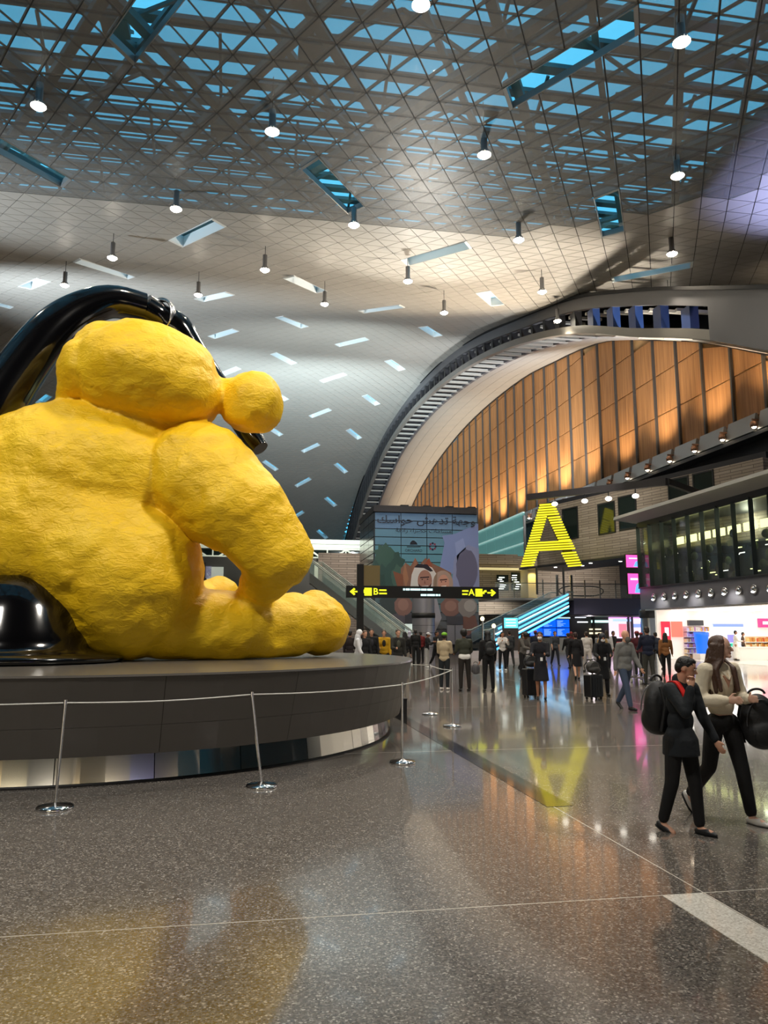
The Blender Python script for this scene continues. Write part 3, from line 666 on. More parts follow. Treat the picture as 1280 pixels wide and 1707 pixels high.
for q, (a, w) in enumerate([(.075, .30), (-.075, .26)]): sgn('text_line', [(x1 - 1.78, zc_ + a - .035), (x1 - 1.78 + w, zc_ + a - .035), (x1 - 1.78 + w, zc_ + a + .035), (x1 - 1.78, zc_ + a + .035)], yg)
for (xa, zz, ws) in ((x0 + 2.62, zc_ + .12, (.12, .22, .5, .3, .28)), (x0 + 3.45, zc_ - .13, (.3, .4, .16, .1))):
    xx = xa
    for w in ws: sgn('text_line', [(xx, zz - .045), (xx + w - .03, zz - .045), (xx + w - .03, zz + .045), (xx, zz + .045)], cg); xx += w

# ------------------------------------------------------------------ glass box with printed mural
gb = tag(empty('glass_lift_tower', (13.0, 56, 0)), 'dark glass tower printed with two smiling faces, behind the black direction sign', 'tower')
XL, XR, ZT = -3.92, 4.0, 10.9
m_ = MB(); m_.box((XL, .12, 0), (XR, 7.5, ZT - .35)); m_.build('core', mat('tower_core_dark', '#23262b', .4), gb)
m_ = MB(); m_.box((XL - .1, -.15, ZT - .38), (XR - .05, 7.6, ZT + .1)); m_.build('roof_band', mat('roof_band_dark', '#2e2d31', .6), gb)
for k in range(4): m_ = MB(); m_.box((-1.9 + 1.75 * k, .2, ZT + .1), (-1.3 + 1.75 * k, .6, ZT + .24)); m_.build('roof_lamp', black_matt, gb)
NC, NR = 4, 17; hh = (ZT - .4) / NR; cw = (XR - XL) / NC
pane = mat('printed_glass_blue', '#5b7f93', .18, coat=.5)
pcol = [mat('printed_glass_sky_%d' % q, c, .18, coat=.5) for q, c in enumerate(['#6a87a6', '#64899f', '#5f8c9c', '#5d8c94', '#5e8689', '#5a6f74', '#55585e', '#4d4a50', '#403d42'])]
for i in range(NC):
    for j in range(NR):
        q = int((NR - 1 - j) / 2); m_ = MB(); m_.box((.025, 0, .03), (cw - .025, .07, hh - .03)); m_.build('glass_pane', pcol[min(q, 8)], gb, (XL + i * cw, 0, j * hh))
side = mat('side_glass', '#3c4248', .15, coat=.4)
for j in range(NR):
    for i in range(3): m_ = MB(); m_.box((-.08, .03, .03), (-.0, 2.4, hh - .03)); m_.build('side_pane', side, gb, (XL, .1 + i * 2.45, j * hh))
def print_(name, poly, col, layer=1, parent=gb):
    m_ = MB(); m_.prism(poly, 'y', -.004 - .003 * layer, -.002)
    o = m_.build(name, mat('print_' + col.strip('#'), col, .35), parent); return o
def T(px, py): v = on_y(px, py, 56); return (v.x - 13.0, v.z)
def blob(cx, cy, rx, ry, n=22, a0=0, wob=0.0):
    return [T(cx + rx * math.cos(2 * PI * k / n) * (1 + wob * math.sin(k * 2.7)), cy + ry * math.sin(2 * PI * k / n) * (1 + wob * math.cos(k * 3.1))) for k in range(n)]
mu = [('mural_mountain', [T(737, 893), T(758, 890), T(797, 873), T(798, 950), T(730, 960), T(741, 905)], '#7583b0', 1), ('mural_mountain', [T(757, 930), T(780, 908), T(798, 915), T(799, 985), T(752, 985)], '#7f84a6', 2),
      ('mural_trees', blob(778, 950, 18, 34, 22, wob=.05), '#5e5c74', 3), ('mural_trees', blob(648, 950, 28, 34, 26, wob=.12), '#2f4a44', 2), ('mural_trees', blob(640, 925, 16, 18, 18, wob=.2), '#37554b', 3), ('mural_trees', blob(655, 1010, 22, 30, 22, wob=.1), '#3a4444', 2),
      ('mural_tulip', [T(668, 948), T(676, 938), T(684, 944), T(692, 930), T(699, 942), T(709, 930), T(722, 940), T(735, 946), T(752, 955), T(753, 985), T(668, 985)], '#7d5a4a', 4),
      ('mural_tulip', [T(671, 960), T(675, 938), T(681, 965), T(676, 980)], '#93684e', 5), ('mural_tulip', [T(686, 958), T(691, 930), T(697, 944), T(690, 970)], '#8d5f4b', 5), ('mural_tulip', [T(705, 945), T(715, 930), T(722, 948), T(712, 955)], '#8c4d38', 5), ('mural_tulip', [T(655, 952), T(672, 958), T(672, 985), T(664, 985)], '#7a4c38', 5),
      ('mural_man_headscarf', [T(683, 985), T(686, 958), T(691, 945), T(705, 940), T(720, 946), T(728, 958), T(727, 985)], '#c3bfbb', 6), ('mural_man_cord', [T(690, 946), T(696, 940), T(712, 941), T(722, 952), T(717, 953), T(706, 947)], '#26222a', 7),
      ('mural_man_face', blob(708, 968, 12, 18, 20), '#9a7062', 8), ('mural_man_beard', [T(697, 972), T(700, 985), T(716, 987), T(719, 972), T(713, 980), T(703, 980)], '#352426', 9), ('mural_man_smile', [T(703, 977), T(714, 976), T(712, 981), T(705, 981)], '#d8cfca', 10), ('mural_man_eye', blob(703.5, 966, 1.4, .9, 8), '#2a1c1e', 11), ('mural_man_eye', blob(712.5, 965.6, 1.4, .9, 8), '#2a1c1e', 11), ('mural_man_nose', [T(707.5, 966), T(709.5, 973), T(706.5, 973)], '#7a5248', 11), ('mural_woman_eye', blob(735.5, 970, 1.3, .8, 8), '#2a1c1e', 13), ('mural_woman_eye', blob(742.5, 969.6, 1.3, .8, 8), '#2a1c1e', 13), ('mural_scarf_fold', [T(724, 962), T(729, 952), T(727, 985), T(722, 985)], '#86705f', 10), ('mural_trees', blob(664, 962, 12, 20, 14, wob=.15), '#3f5a50', 3), ('mural_trees', blob(634, 975, 9, 20, 14, wob=.2), '#29423c', 4), ('mural_mountain', [T(758, 905), T(772, 897), T(780, 930), T(762, 935)], '#8592bd', 2), ('mural_man_brow', [T(700, 962), T(715, 961), T(715, 963), T(700, 964)], '#33242a', 10),
      ('mural_woman_scarf', blob(738, 973, 17, 22, 22), '#9b8478', 9), ('mural_woman_face', blob(739, 972, 9.5, 14, 20), '#b88673', 11), ('mural_woman_brow', [T(733, 966), T(745, 965), T(745, 967), T(733, 968)], '#3a2527', 12), ('mural_woman_smile', [T(735, 977), T(744, 976), T(742, 980), T(737, 980)], '#e0d3cd', 12),
      ('mural_rose', blob(672, 1010, 15, 17, 18, wob=.05), '#7d5f58', 6), ('mural_rose', blob(672, 1008, 9, 10, 14), '#8f6e64', 7), ('mural_shirt', [T(688, 998), T(728, 998), T(736, 1030), T(722, 1060), T(690, 1060)], '#8d8a92', 5), ('mural_rose', blob(751, 1012, 17, 16, 18, wob=.05), '#75564f', 6), ('mural_rose', blob(751, 1010, 10, 9, 14), '#8b6a60', 7), ('mural_rose', blob(779, 1012, 16, 17, 18, wob=.06), '#7c7470', 8), ('mural_rose', blob(783, 1010, 10, 10, 14), '#97908a', 9), ('mural_leaves', [T(770, 1028), T(792, 1026), T(797, 1046), T(780, 1060), T(768, 1048)], '#6b4a40', 5), ('mural_rose', blob(665, 1035, 14, 14, 16, wob=.1), '#57545c', 5)]
for (nm, poly, c, l) in mu: print_(nm, poly, c, l)
ink = mat('print_ink', '#2c3444', .4)
# lettering in presentation forms, left to right as it reads on the wall
AR1 = '\ufeda\ufeb3\ufe8d\ufeee\ufea3 \ufeb6\ufeeb\ufeaa\ufe97 \ufe94\ufeec\ufe9f\u0648'
AR2 = '\ufe94\ufecc\ufe8b\ufe8d\u0631 \ufe80\ufe8d\ufeae\ufec0\ufea7 \ufe95\ufe8e\ufea3\ufe8e\ufeb4\ufee3'
c = on_y(711, 868, 56); text_mesh('lettering', AR1, .80, ink, facing((c.x - 13, -.06, c.z)), gb, .002, bold=.01, squash=1.15)
c = on_y(706, 885, 56); text_mesh('lettering', AR2, .42, ink, facing((c.x - 13, -.06, c.z)), gb, .002, squash=1.2)
c = on_y(703, 895, 56); text_mesh('lettering', '\ufe94\ufe8c\ufee3 QR', .42, ink, facing((c.x - 13, -.06, c.z)), gb, .002) if False else None
c = on_y(689, 918, 56); text_mesh('lettering', 'ORCHARD', .27, ink, facing((c.x - 13, -.06, c.z)), gb, .002)
print_('dome_emblem', [T(683, 908), T(684, 904), T(687, 901), T(690, 901), T(694, 904), T(696, 908)], '#22252f', 3); print_('dome_emblem', [T(678, 911), T(701, 911), T(701, 912.3), T(678, 912.3)], '#22252f', 3)
for q in range(8):
    a = 2 * PI * q / 8; cx, cy = 721 + 5 * math.cos(a), 911 + 5.2 * math.sin(a); print_('ring_emblem', blob(cx, cy, 1.9, 1.9, 8), '#7a3d52' if q % 2 else '#2b2c44', 4)
m_ = MB()
m_.lathe([(.78, 0), (.78, 4.1)], n=36); colm = empty('round_column', (10.9, 52.5, 0)); c = on_y(706, 1060, 52.5); colm.location = (c.x, 52.5, 0)
tag(colm, 'round brushed metal column in front of the printed glass tower', 'column'); m_.build('shaft', mat('column_metal', '#9c9aa0', .35, .6), colm)
m_ = MB(); m_.lathe([(.8, 2.62), (.82, 2.62), (.82, 2.95), (.8, 2.95)], n=36); m_.build('dark_collar', black_matt, colm)
for z in (.6, 1.1, 1.6, 2.1): m_ = MB(); m_.lathe([(.782, z), (.79, z), (.79, z + .02), (.782, z + .02)], n=36); m_.build('joint_ring', dark_steel, colm)
for (pa, pb, col) in (((675, 1040, 703, 1074), '#c9d6cf', 'a'), ((745, 1042, 772, 1074), '#7c7a80', 'b')):
    a = on_y(pa[0], pa[1], 55.85); b = on_y(pa[2], pa[3], 55.85); m_ = MB(); m_.box((a.x - 13, -.16, b.z), (b.x - 13, -.1, a.z)); f = m_.build('lift_door', mat('lift_door_' + col, pb, .3, .3, emit=pb if col == 'a' else None, es=.55), gb)
    m_ = MB(); m_.box((a.x - 13, -.17, a.z + .05), (b.x - 13, -.1, a.z + .65)); m_.build('door_header', mat('header_lilac', '#a8a3c0' if col == 'b' else '#3c3b41', .4), gb)
    m_ = MB(); m_.box(((a.x + b.x) / 2 - 13 - .02, -.18, b.z), ((a.x + b.x) / 2 - 13 + .02, -.155, a.z)); m_.build('door_joint', black_matt, f)
# ------------------------------------------------------------------ right-hand shop building
def stone_mat(name, c1, c2, c3, row=.19, bw=1.6):
    m = bpy.data.materials.new(name); m.use_nodes = True; nt = m.node_tree; b = nt.nodes['Principled BSDF']; b.inputs['Roughness'].default_value = .75
    tc = nt.nodes.new('ShaderNodeTexCoord'); sp = nt.nodes.new('ShaderNodeSeparateXYZ'); cb_ = nt.nodes.new('ShaderNodeCombineXYZ'); ad = nt.nodes.new('ShaderNodeMath'); ad.operation = 'ADD'
    br = nt.nodes.new('ShaderNodeTexBrick'); br.inputs['Scale'].default_value = 1.0; br.inputs['Row Height'].default_value = row; br.inputs['Brick Width'].default_value = bw; br.inputs['Mortar Size'].default_value = .018
    for n_, c in (('Color1', c1), ('Color2', c2), ('Mortar', c3)): br.inputs[n_].default_value = (*srgb(c), 1)
    nt.links.new(tc.outputs['Object'], sp.inputs[0]); nt.links.new(sp.outputs[0], ad.inputs[0]); nt.links.new(sp.outputs[1], ad.inputs[1])
    nt.links.new(ad.outputs[0], cb_.inputs[0]); nt.links.new(sp.outputs[2], cb_.inputs[1]); nt.links.new(cb_.outputs[0], br.inputs['Vector'])
    nt.links.new(br.outputs['Color'], b.inputs['Base Color'])
    bp_ = nt.nodes.new('ShaderNodeBump'); bp_.inputs['Strength'].default_value = .6; bp_.inputs['Distance'].default_value = .03
    nt.links.new(br.outputs['Fac'], bp_.inputs['Height']); bp_.invert = True; nt.links.new(bp_.outputs[0], b.inputs['Normal']); return m
stone = stone_mat('split_face_stone', '#a4998c', '#8f8478', '#5d554d')
stone_l = stone_mat('split_face_stone_warm', '#93857a', '#7c6f64', '#453d38', .24)
YA, YB = 12.0, 46.4
shop = tag(empty('shop_building', (25, YB, 0)), 'two-storey duty free building with dark glass upper floor and bright white shop at right', 'building')
def sbox(name, lo, hi, m, parent=shop, org=(25, 46.4, 0)):
    q = MB(); q.box([lo[i] - org[i] for i in range(3)], [hi[i] - org[i] for i in range(3)]); return q.build(name, m, parent)
fas = mat('fascia_grey', '#6b6a72', .45, noise=(.6, .06))
sbox('fascia', (24.9, YA, 3.1), (25.2, YB, 4.42), fas); sbox('fascia_return', (25.2, YB - .3, 3.1), (44, YB, 4.42), fas)
sbox('sill', (24.8, YA, 4.42), (25.3, YB, 4.5), dark_steel)
sbox('floor_plate', (25.2, YA, 4.2), (44, YB - .3, 4.42), dark_steel)
sbox('head_band', (24.95, YA, 8.35), (25.25, YB, 8.75), mat('head_band_dark', '#3b3f45', .4))
q = MB(); q.prism([(-1.55, 8.92), (-1.5, 9.12), (6, 9.35), (6, 9.2), (0, 8.72)], 'y', YA - YB, .35); q.build('roof_overhang', mat('roof_edge_light', '#a8a7a2', .45), shop)
gls = mat('dark_tinted_glass', (.10, .12, .13), .06, alpha=.42, coat=.5)
W_ = 1.45; k = 0; y = YB
while y - W_ > YA:
    q = MB(); q.box((0, -W_ + .04, 0), (.03, -.04, 3.82)); q.build('glass_pane', gls, shop, (.1, y - YB, 4.52))
    q = MB(); q.box((-.16, -.025, 0), (.1, .025, 4.0)); q.build('glass_fin', mat('fin_steel_blue', '#3c444b', .35, .3), shop, (0, y - YB, 4.45))
    y -= W_; k += 1
sbox('inner_wall', (31.5, YA, 4.42), (31.8, YB, 8.7), mat('lounge_wall_dark', '#2b2f2e', .7)); sbox('upper_ceiling', (25.25, YA, 8.6), (40, YB, 8.72), dark_steel)
sbox('end_glass', (25.25, YB - .12, 4.5), (31.5, YB - .05, 8.6), gls)
rnd = random.Random(3)
yl = glow('lounge_strip_yellow', (.85, .9, .35), 5); wl = glow('glint_white', (.9, .95, .85), 4)
for k in range(9):
    yy = 33.2 + k * 1.46; sbox('lit_panel', (27.2, yy, 7.25), (27.3, yy + 1.1, 7.7), yl)
plants = mat('lounge_plants', '#4c5a2c', .8); fur = mat('lounge_furniture', '#6b6a60', .6)
for k in range(95):
    yy = rnd.uniform(31, 46); zz = rnd.uniform(4.8, 7.1); ll = rnd.uniform(.12, .5); xx = rnd.uniform(26.2, 29.5)
    kd = rnd.random(); q = MB()
    if kd < .34: q.box((0, 0, 0), (.05, ll, .05)); q.build('reflection_bit', wl if rnd.random() < .5 else yl, shop, (xx - 25, yy - YB, zz))  # small glowing bars stand in for reflections in the glass
    elif kd < .7: q.ell((0, 0, 0), (.2, ll * .7, .25), nu=8, nv=6); q.build('plant', plants, shop, (xx - 25, yy - YB, zz))
    else: q.box((0, 0, 0), (.3, ll, .35)); q.build('shelf_item', fur, shop, (xx - 25, yy - YB, zz))
add_light('lounge_light', 'POINT', (28.5, 40, 8.0), 160, (.9, 1, .7), .3); add_light('lounge_light', 'POINT', (28.5, 34, 8.0), 160, (.9, 1, .7), .3)
# eyeball lamps in the fascia
eb = MB(); eb.ell((0, 0, 0), (.10, .17, .17)); eb_me = eb.mesh('eyeball', mat('chrome_ball', (.85, .85, .87), .15, 1.0)); er = MB(); er.lathe([(.18, 0), (.25, .02), (.25, .06), (.2, .07)], n=20); er_me = er.mesh('ring', steel)
ef = MB(); ef.ell((-.03, 0, -.13), (.08, .1, .05)); ef_me = ef.mesh('lamp_face', glow('eyeball_face', (1, .97, .9), 8))
for k in range(14):
    yy = 44.6 - 1.22 * k; e = mesh_obj('eyeball_lamp', er_me, shop, (-.02 - .1, yy - YB, 3.78), (0, R(-90), 0)); e.rotation_euler = (0, R(-90), 0)
    e2 = mesh_obj('ball', eb_me, e); e2.rotation_euler = (0, R(90), 0); e2.location = (0, 0, .06); e3 = mesh_obj('lamp_face', ef_me, e); e3.rotation_euler = (0, R(90), 0); e3.location = (0, 0, .08)
for k in range(4): add_light('fascia_wash', 'SPOT', (24.3, 43.8 - 3.6 * k, 3.5), 30, (1, .96, .88), .1, spot=120, target=(25, 43.8 - 3.6 * k, 3.2))
# shop interior
white_w = mat('shop_white', '#f0eee9', .4); 
sbox('shop_ceiling', (25.2, YA, 3.02), (44, YB, 3.1), white_w)
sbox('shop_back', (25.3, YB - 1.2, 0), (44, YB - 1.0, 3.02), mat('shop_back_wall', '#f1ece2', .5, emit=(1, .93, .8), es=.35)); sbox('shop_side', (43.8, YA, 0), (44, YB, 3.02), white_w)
sbox('shop_floor_glaze', (25.6, 13, .0), (43.8, YB - 1.2, .004), mat('shop_floor_pale', '#d9d2c6', .15))
for k in range(5): sbox('ceiling_light', (26.2 + k * 2.2, 13, 2.97), (27.2 + k * 2.2, 45, 3.02), glow('shop_light_panel', (1, .95, .86), 3.2))
for k in range(2): sbox('ceiling_slot', (27.4 + k * 2.2, 30, 2.99), (27.7 + k * 2.2, 44, 3.015), black_matt)
BY = 45.15
def SX(px, py): v = on_y(px, py, BY); return v.x - 25, v.z
def wallbox(name, p0, p1, m, d=.12, dy=0.0):
    a, b = SX(*p0), SX(*p1); q = MB(); q.box((min(a[0], b[0]), BY - YB - d - dy, min(a[1], b[1])), (max(a[0], b[0]), BY - YB - dy, max(a[1], b[1]))); return q.build(name, m, shop)
wallbox('red_poster', (1101, 1036), (1117, 1072), glow('poster_red', (.85, .01, .04), 1.3)); wallbox('poster_figure', (1106, 1046), (1113, 1060), glow('poster_white', (1, .85, .9), 1.5), .15); wallbox('coral_poster', (1118, 1036), (1137, 1062), glow('poster_coral', (.95, .18, .12), 1.2))
wallbox('lilac_header', (1145, 1034), (1170, 1043), glow('header_lilac', (.55, .45, .95), 1.2), .2)
def shelves(x0, x1, y0, y1, rows, cols, name):
    wallbox(name + '_back', (x0, y0), (x1, y1), mat(name + '_board', cols[0], .5), .05, .0)
    for r_ in range(rows):
        yy = y0 + (y1 - y0) * (r_ + 1) / rows; wallbox('shelf_board', (x0, yy - .9), (x1, yy), white_w, .5)
        x = x0 + .6
        while x < x1 - 1.5:
            w = rnd.uniform(1.6, 3.0); h = (y1 - y0) / rows * rnd.uniform(.5, .8); c = rnd.choice(cols[1:]); wallbox('carton', (x, yy - .9 - h), (min(x + w, x1), yy - .9), mat('carton_' + c.strip('#'), c, .5), .3, .1); x += w + .35
shelves(1138, 1178, 1044, 1098, 6, ['#d9b9c9', '#c9a06a', '#d8c9e6', '#c78fc0', '#e6d2a8', '#b7a1d8', '#e8dcd0', '#d9a35e'], 'left_shelf')
shelves(1241, 1300, 1061, 1100, 4, ['#e8c9a0', '#d99a4e', '#e8b76a', '#c9803a', '#f0d8a8', '#cf5a36'], 'right_shelf')
wallbox('lit_niche', (1186, 1041), (1236, 1100), glow('niche_white', (.85, .9, 1), 1.6)); wallbox('niche_band', (1186, 1040), (1236, 1045), glow('niche_blue', (.25, .35, .9), 1.2), .2); wallbox('green_pack', (1213, 1072), (1222, 1083), glow('pack_green', (.02, .75, .45), 1), .4); wallbox('violet_pack', (1210, 1058), (1221, 1071), glow('pack_violet', (.35, .3, .9), 1), .4)
wallbox('red_header', (1262, 1031), (1300, 1046), glow('header_red', (.9, .04, .2), 1.4), .3); wallbox('header_words', (1266, 1036), (1290, 1041), glow('poster_white', (1, .85, .9), 1.5), .34)
q = MB(); v = on_y(1170, 1082, 44.0); q.lathe([(.3, 0), (.42, 1.05), (.44, 1.3), (0, 1.3)], n=20); bl = q.build('display_cup', glow('cup_blue', (.01, .15, .9), 1.2)); bl.location = (v.x, 44.0, .35); tag(bl, 'glowing blue cup-shaped display in the shop beside the woman', 'display')
q = MB(); q.box((-.4, -.4, 0), (.4, .4, .35)); o_ = q.build('plinth_block', white_w, bl); o_.location = (0, 0, -.35)
q = MB(); v = on_y(1238, 1098, 42.5); q.box((-1.0, -.4, 0), (1.6, .4, .72)); q.box((-1.05, -.45, .72), (1.65, .45, .78)); cn = q.build('counter', white_w); cn.location = (v.x + .2, 42.6, 0); tag(cn, 'low white display counter on the pale shop floor at far right', 'counter')
# glass and steel column at the shop's left corner
v = on_y(1081, 1040, 46.9); cl_ = tag(empty('corner_column', (v.x, 46.9, 0)), 'round glossy steel and glass column at the left corner of the bright shop', 'column')
q = MB(); q.lathe([(.5, 0), (.5, 3.1)], n=32); q.build('shaft', mat('column_glass', '#8c93a0', .12, .5), cl_); q = MB(); q.lathe([(.52, 2.55), (.56, 2.6), (.56, 3.0), (.52, 3.05)], n=32); q.build('head_ring', dark_steel, cl_)
# pink screens on the corner
for (a, b, nm) in (((1043, 925), (1067, 946), 'upper'), ((1046, 956), (1068, 990), 'lower')):
    A, B = on_y(*a, 46.5), on_y(*b, 46.5); e = tag(empty('led_screen', ((A.x + B.x) / 2, 46.5, (A.z + B.z) / 2)), '%s glowing pink screen beside the dark glass building' % nm, 'screen')
    w, h = abs(B.x - A.x) / 2, abs(A.z - B.z) / 2; q = MB(); q.box((-w - .04, 0, -h - .04), (w + .04, .15, h + .04)); q.build('casing', black_matt, e)
    q = MB(); q.box((0, .0, -.04), (25.4 - e.location.x, .12, .04)); q.build('wall_arm', dark_steel, e)
    q = MB(); q.box((-w, -.02, -h), (w, 0, h)); q.build('display', glow('pink_screen', (.95, .08, .38), 1.7), e)
    q = MB(); q.prism([(0, -h * .9), (w * .9, -h * .9), (w * .9, h * .2), (w * .3, -h * .1)], 'y', -.03, -.02); q.build('picture_shape', glow('pink_screen_blue', (.15, .45, .9), 1.2), e)
    q = MB(); q.box((-w * .6, -.03, h * .35), (w * .6, -.02, h * .55)); q.build('picture_bar', glow('pink_screen_pale', (1, .6, .8), 1.6), e)

# ------------------------------------------------------------------ stone upper wall with windows between shop and atrium
P0s, P1s = Vector((23.2, 59.9, 0)), Vector((29.2, 39.3, 0)); ds = (P1s - P0s); Ls = ds.length; ds.normalize(); rz = math.atan2(ds.y, ds.x); NS = Vector((ds.y, -ds.x, 0))
sw = empty('wall_right_stone', P0s, rz); tag(sw, kind='structure')
def on_wall(px, py):
    v = at(px, py, 1.0) - Vector((0, 0, CH)); n = Vector((-ds.y, ds.x, 0)); t = (P0s - Vector((0, 0, CH))).dot(n) / v.dot(n); p = Vector((0, 0, CH)) + v * t; return (p - P0s).dot(ds), p.z
m_ = MB(); m_.box((0, 0, 7.0), (Ls, .5, 11.7)); m_.box((0, 0, 7), (.4, 6, 11.7)); m_.build('stone_cladding', stone, sw)
wz = [(937, 849, 965, 897), (996, 841, 1027, 888), (1030, 826, 1063, 880), (1113, 800, 1150, 832), (1154, 790, 1192, 824)]
fr_d = mat('window_frame_dark', '#1b1d20', .5); wg = mat('window_glass_dark', '#1d2826', .08, coat=.5)
side_sgn = -1
for (a, b, c, d) in wz:
    p, q_ = on_wall(a, b), on_wall(c, d); x0, x1 = sorted((p[0], q_[0])); z0, z1 = sorted((p[1], q_[1])); z1 = min(z1, 11.2) if a < 1100 else z1
    w = empty('window'); w.parent = sw; f = MB(); y_ = -.06
    for (lo, hi) in (((x0, y_, z0), (x1, .0, z0 + .1)), ((x0, y_, z1 - .1), (x1, 0, z1)), ((x0, y_, z0), (x0 + .1, 0, z1)), ((x1 - .1, y_, z0), (x1, 0, z1))): f.box(lo, hi)
    f.build('frame', fr_d, w); g = MB(); g.box((x0 + .1, -.03, z0 + .1), (x1 - .1, -.005, z1 - .1)); g.build('pane', wg, w)
m_ = MB(); m_.box((-2.5, -.02, 6.85), (Ls, 4.5, 7.0)); m_.build('underside', dark_steel, sw)
for k in range(7): q = MB(); q.lathe([(0, -.02), (.12, -.02), (.12, 0)], n=12); q.build('downlight', glow('tiny_downlight', (1, .95, .85), 9), sw, (1.2 + 2.1 * k, .9 + (k % 2), 6.84))
m_ = MB(); m_.box((0, .3, 11.7), (Ls, 5, 12.1)); m_.build('dark_upper_band', mat('upper_band_dark', '#26272e', .6), sw)
# back wall of the mezzanine, stone, with dark windows and a ledge whose yellow light is put in as glow
mz = tag(empty('mezzanine', (24, 60, 0)), kind='structure')
def mbox(name, lo, hi, m, par=mz, org=(24, 60, 0)):
    q = MB(); q.box([lo[i] - org[i] for i in range(3)], [hi[i] - org[i] for i in range(3)]); return q.build(name, m, par)
mbox('stone_wall', (18.2, 66, 3.0), (40, 66.4, 8.4), stone); mbox('upper_stone_band', (18.2, 65.6, 7.6), (23.6, 66, 8.5), stone)
mbox('glow_ledge', (18.2, 64.8, 7.1), (24.2, 65.9, 7.22), mat('glow_ledge', '#d8c88a', .5, emit=(1, .85, .4), es=.5))
for (a, b, c, d) in ((828, 958, 848, 984), (852, 954, 872, 984)):
    A, B = on_y(a, b, 65.9), on_y(c, d, 65.9); w = mbox('dark_window', (A.x, 65.9, B.z), (B.x, 66, A.z), wg)
    for k in range(7): zz = B.z + .1 + k * (A.z - B.z - .2) / 7; xx = A.x + rnd.uniform(0, .5); q = MB(); q.box((xx - 24, 5.85, zz), (xx + rnd.uniform(.2, .6) - 24, 5.89, zz + .05)); q.build('window_glint', wl, w)  # glints on the dark panes are made as glowing bars
mbox('warm_pier', (23.9, 64, 4.4), (24.7, 66, 7.1), mat('warm_pier', '#b9a878', .6)); add_light('pier_light', 'SPOT', (24.3, 63.2, 6.9), 160, (1, .82, .4), .1, spot=90, target=(24.3, 64.6, 5))  # yellow light on the pier is also tinted into its colour
slab_m = mat('mezzanine_fascia_violet', '#6f6b88', .45)
mbox('lower_stone_wall', (17.2, 63.4, 0), (24.5, 63.8, 4.2), stone); mbox('lower_stone_pier', (25.6, 63.0, 0), (26.6, 63.8, 3.0), stone)
add_light('under_mezzanine_fill', 'SPOT', (20, 60.6, 4.0), 420, (1, .93, .82), .2, spot=130, target=(20, 63.4, 1.5)); add_light('under_mezzanine_fill', 'POINT', (29, 63, 2.7), 130, (1, .85, .9), .2)  # unseen fills added to brighten the stone and the dark back area
add_light('mezzanine_light', 'SPOT', (28, 62, 6.6), 500, (1, .9, .78), .3, spot=140, target=(28, 66, 5))
mbox('slab', (26.3, 60, 3.02), (44, 66, 4.4), slab_m); mbox('slab_edge', (19.6, 60, 4.22), (26.3, 66, 4.4), grey_steel)
for px in (857, 905, 929, 953, 975, 1000, 1026, 1052): v = on_y(px, 990, 60.05); big = px in (929, 953); mbox('rail_post', (v.x - (.1 if big else .04), 60.0, 4.4), (v.x + (.1 if big else .04), 60.1, 6.3 if big else 5.9), steel)
mbox('handrail', (19.6, 60.0, 5.55), (34, 60.06, 5.62), steel); mbox('glass_balustrade', (19.6, 60.02, 4.45), (34, 60.04, 5.5), mat('clear_glass', (.7, .8, .8), .05, alpha=.12))
rl = MB(); pp = []
for t in range(33): a = 2 * PI * t / 32; pp.append((4.2 + 2.0 * math.copysign(abs(math.cos(a)) ** .6, math.cos(a)) - .3, 2.0, 5.1 + .42 * math.sin(a)))
rl.tube(pp, .05, 8, cap=False); rl.build('escalator_handrail', black_matt, mz)
# ground floor shops under the mezzanine
sh = tag(empty('shop_row', (28, 68, 0)), 'row of small lit shops far back under the violet mezzanine edge', 'shop')
def rb_(name, px0, py0, px1, py1, m, Y=67.6, d=.2):
    A, B = on_y(px0, py0, Y), on_y(px1, py1, Y); q = MB(); q.box((A.x - 28, Y - 68 - d, B.z), (B.x - 28, Y - 68, A.z)); return q.build(name, m, sh)
q = MB(); q.box((-9, 0, 0), (14, .3, 3.1)); q.build('back_wall', mat('shop_row_dark', '#1d1b1c', .7), sh); q = MB(); q.box((-9, -8, 3.0), (14, 0, 3.06)); q.build('soffit', dark_steel, sh)
rb_('window_pink', 1014, 1030, 1072, 1064, glow('shopfront_pale_pink', (.95, .72, .9), 1.1), d=.1)
for (a, b, c, d, col, s) in ((1014, 1026, 1072, 1031, (.75, .3, .9), 1.3), (1020, 1032, 1050, 1036, (.4, .55, 1), 1.3), (1030, 1040, 1043, 1062, (.95, .25, .35), 1.0), (1052, 1040, 1071, 1046, (.25, .35, .9), 1.2), (985, 1034, 1012, 1038, (.5, .95, .85), 1.5), (958, 1026, 975, 1030, (.75, .85, 1), 1.6), (982, 1048, 1000, 1050, (1, .85, .5), 1.6), (982, 1054, 1002, 1057, (1, .8, .5), 1.4), (962, 1036, 978, 1038, (.9, .95, 1), 1.6), (1015, 1070, 1060, 1075, (.6, .1, .1), .6)):
    rb_('sign_strip', a, b, c, d, glow('strip_%d' % a + str(b), col, s), d=.25)
for a in (985, 1043, 1049): rb_('pillar', a, 1028, a + 3.5, 1084, black_matt, d=.6)
q = MB()
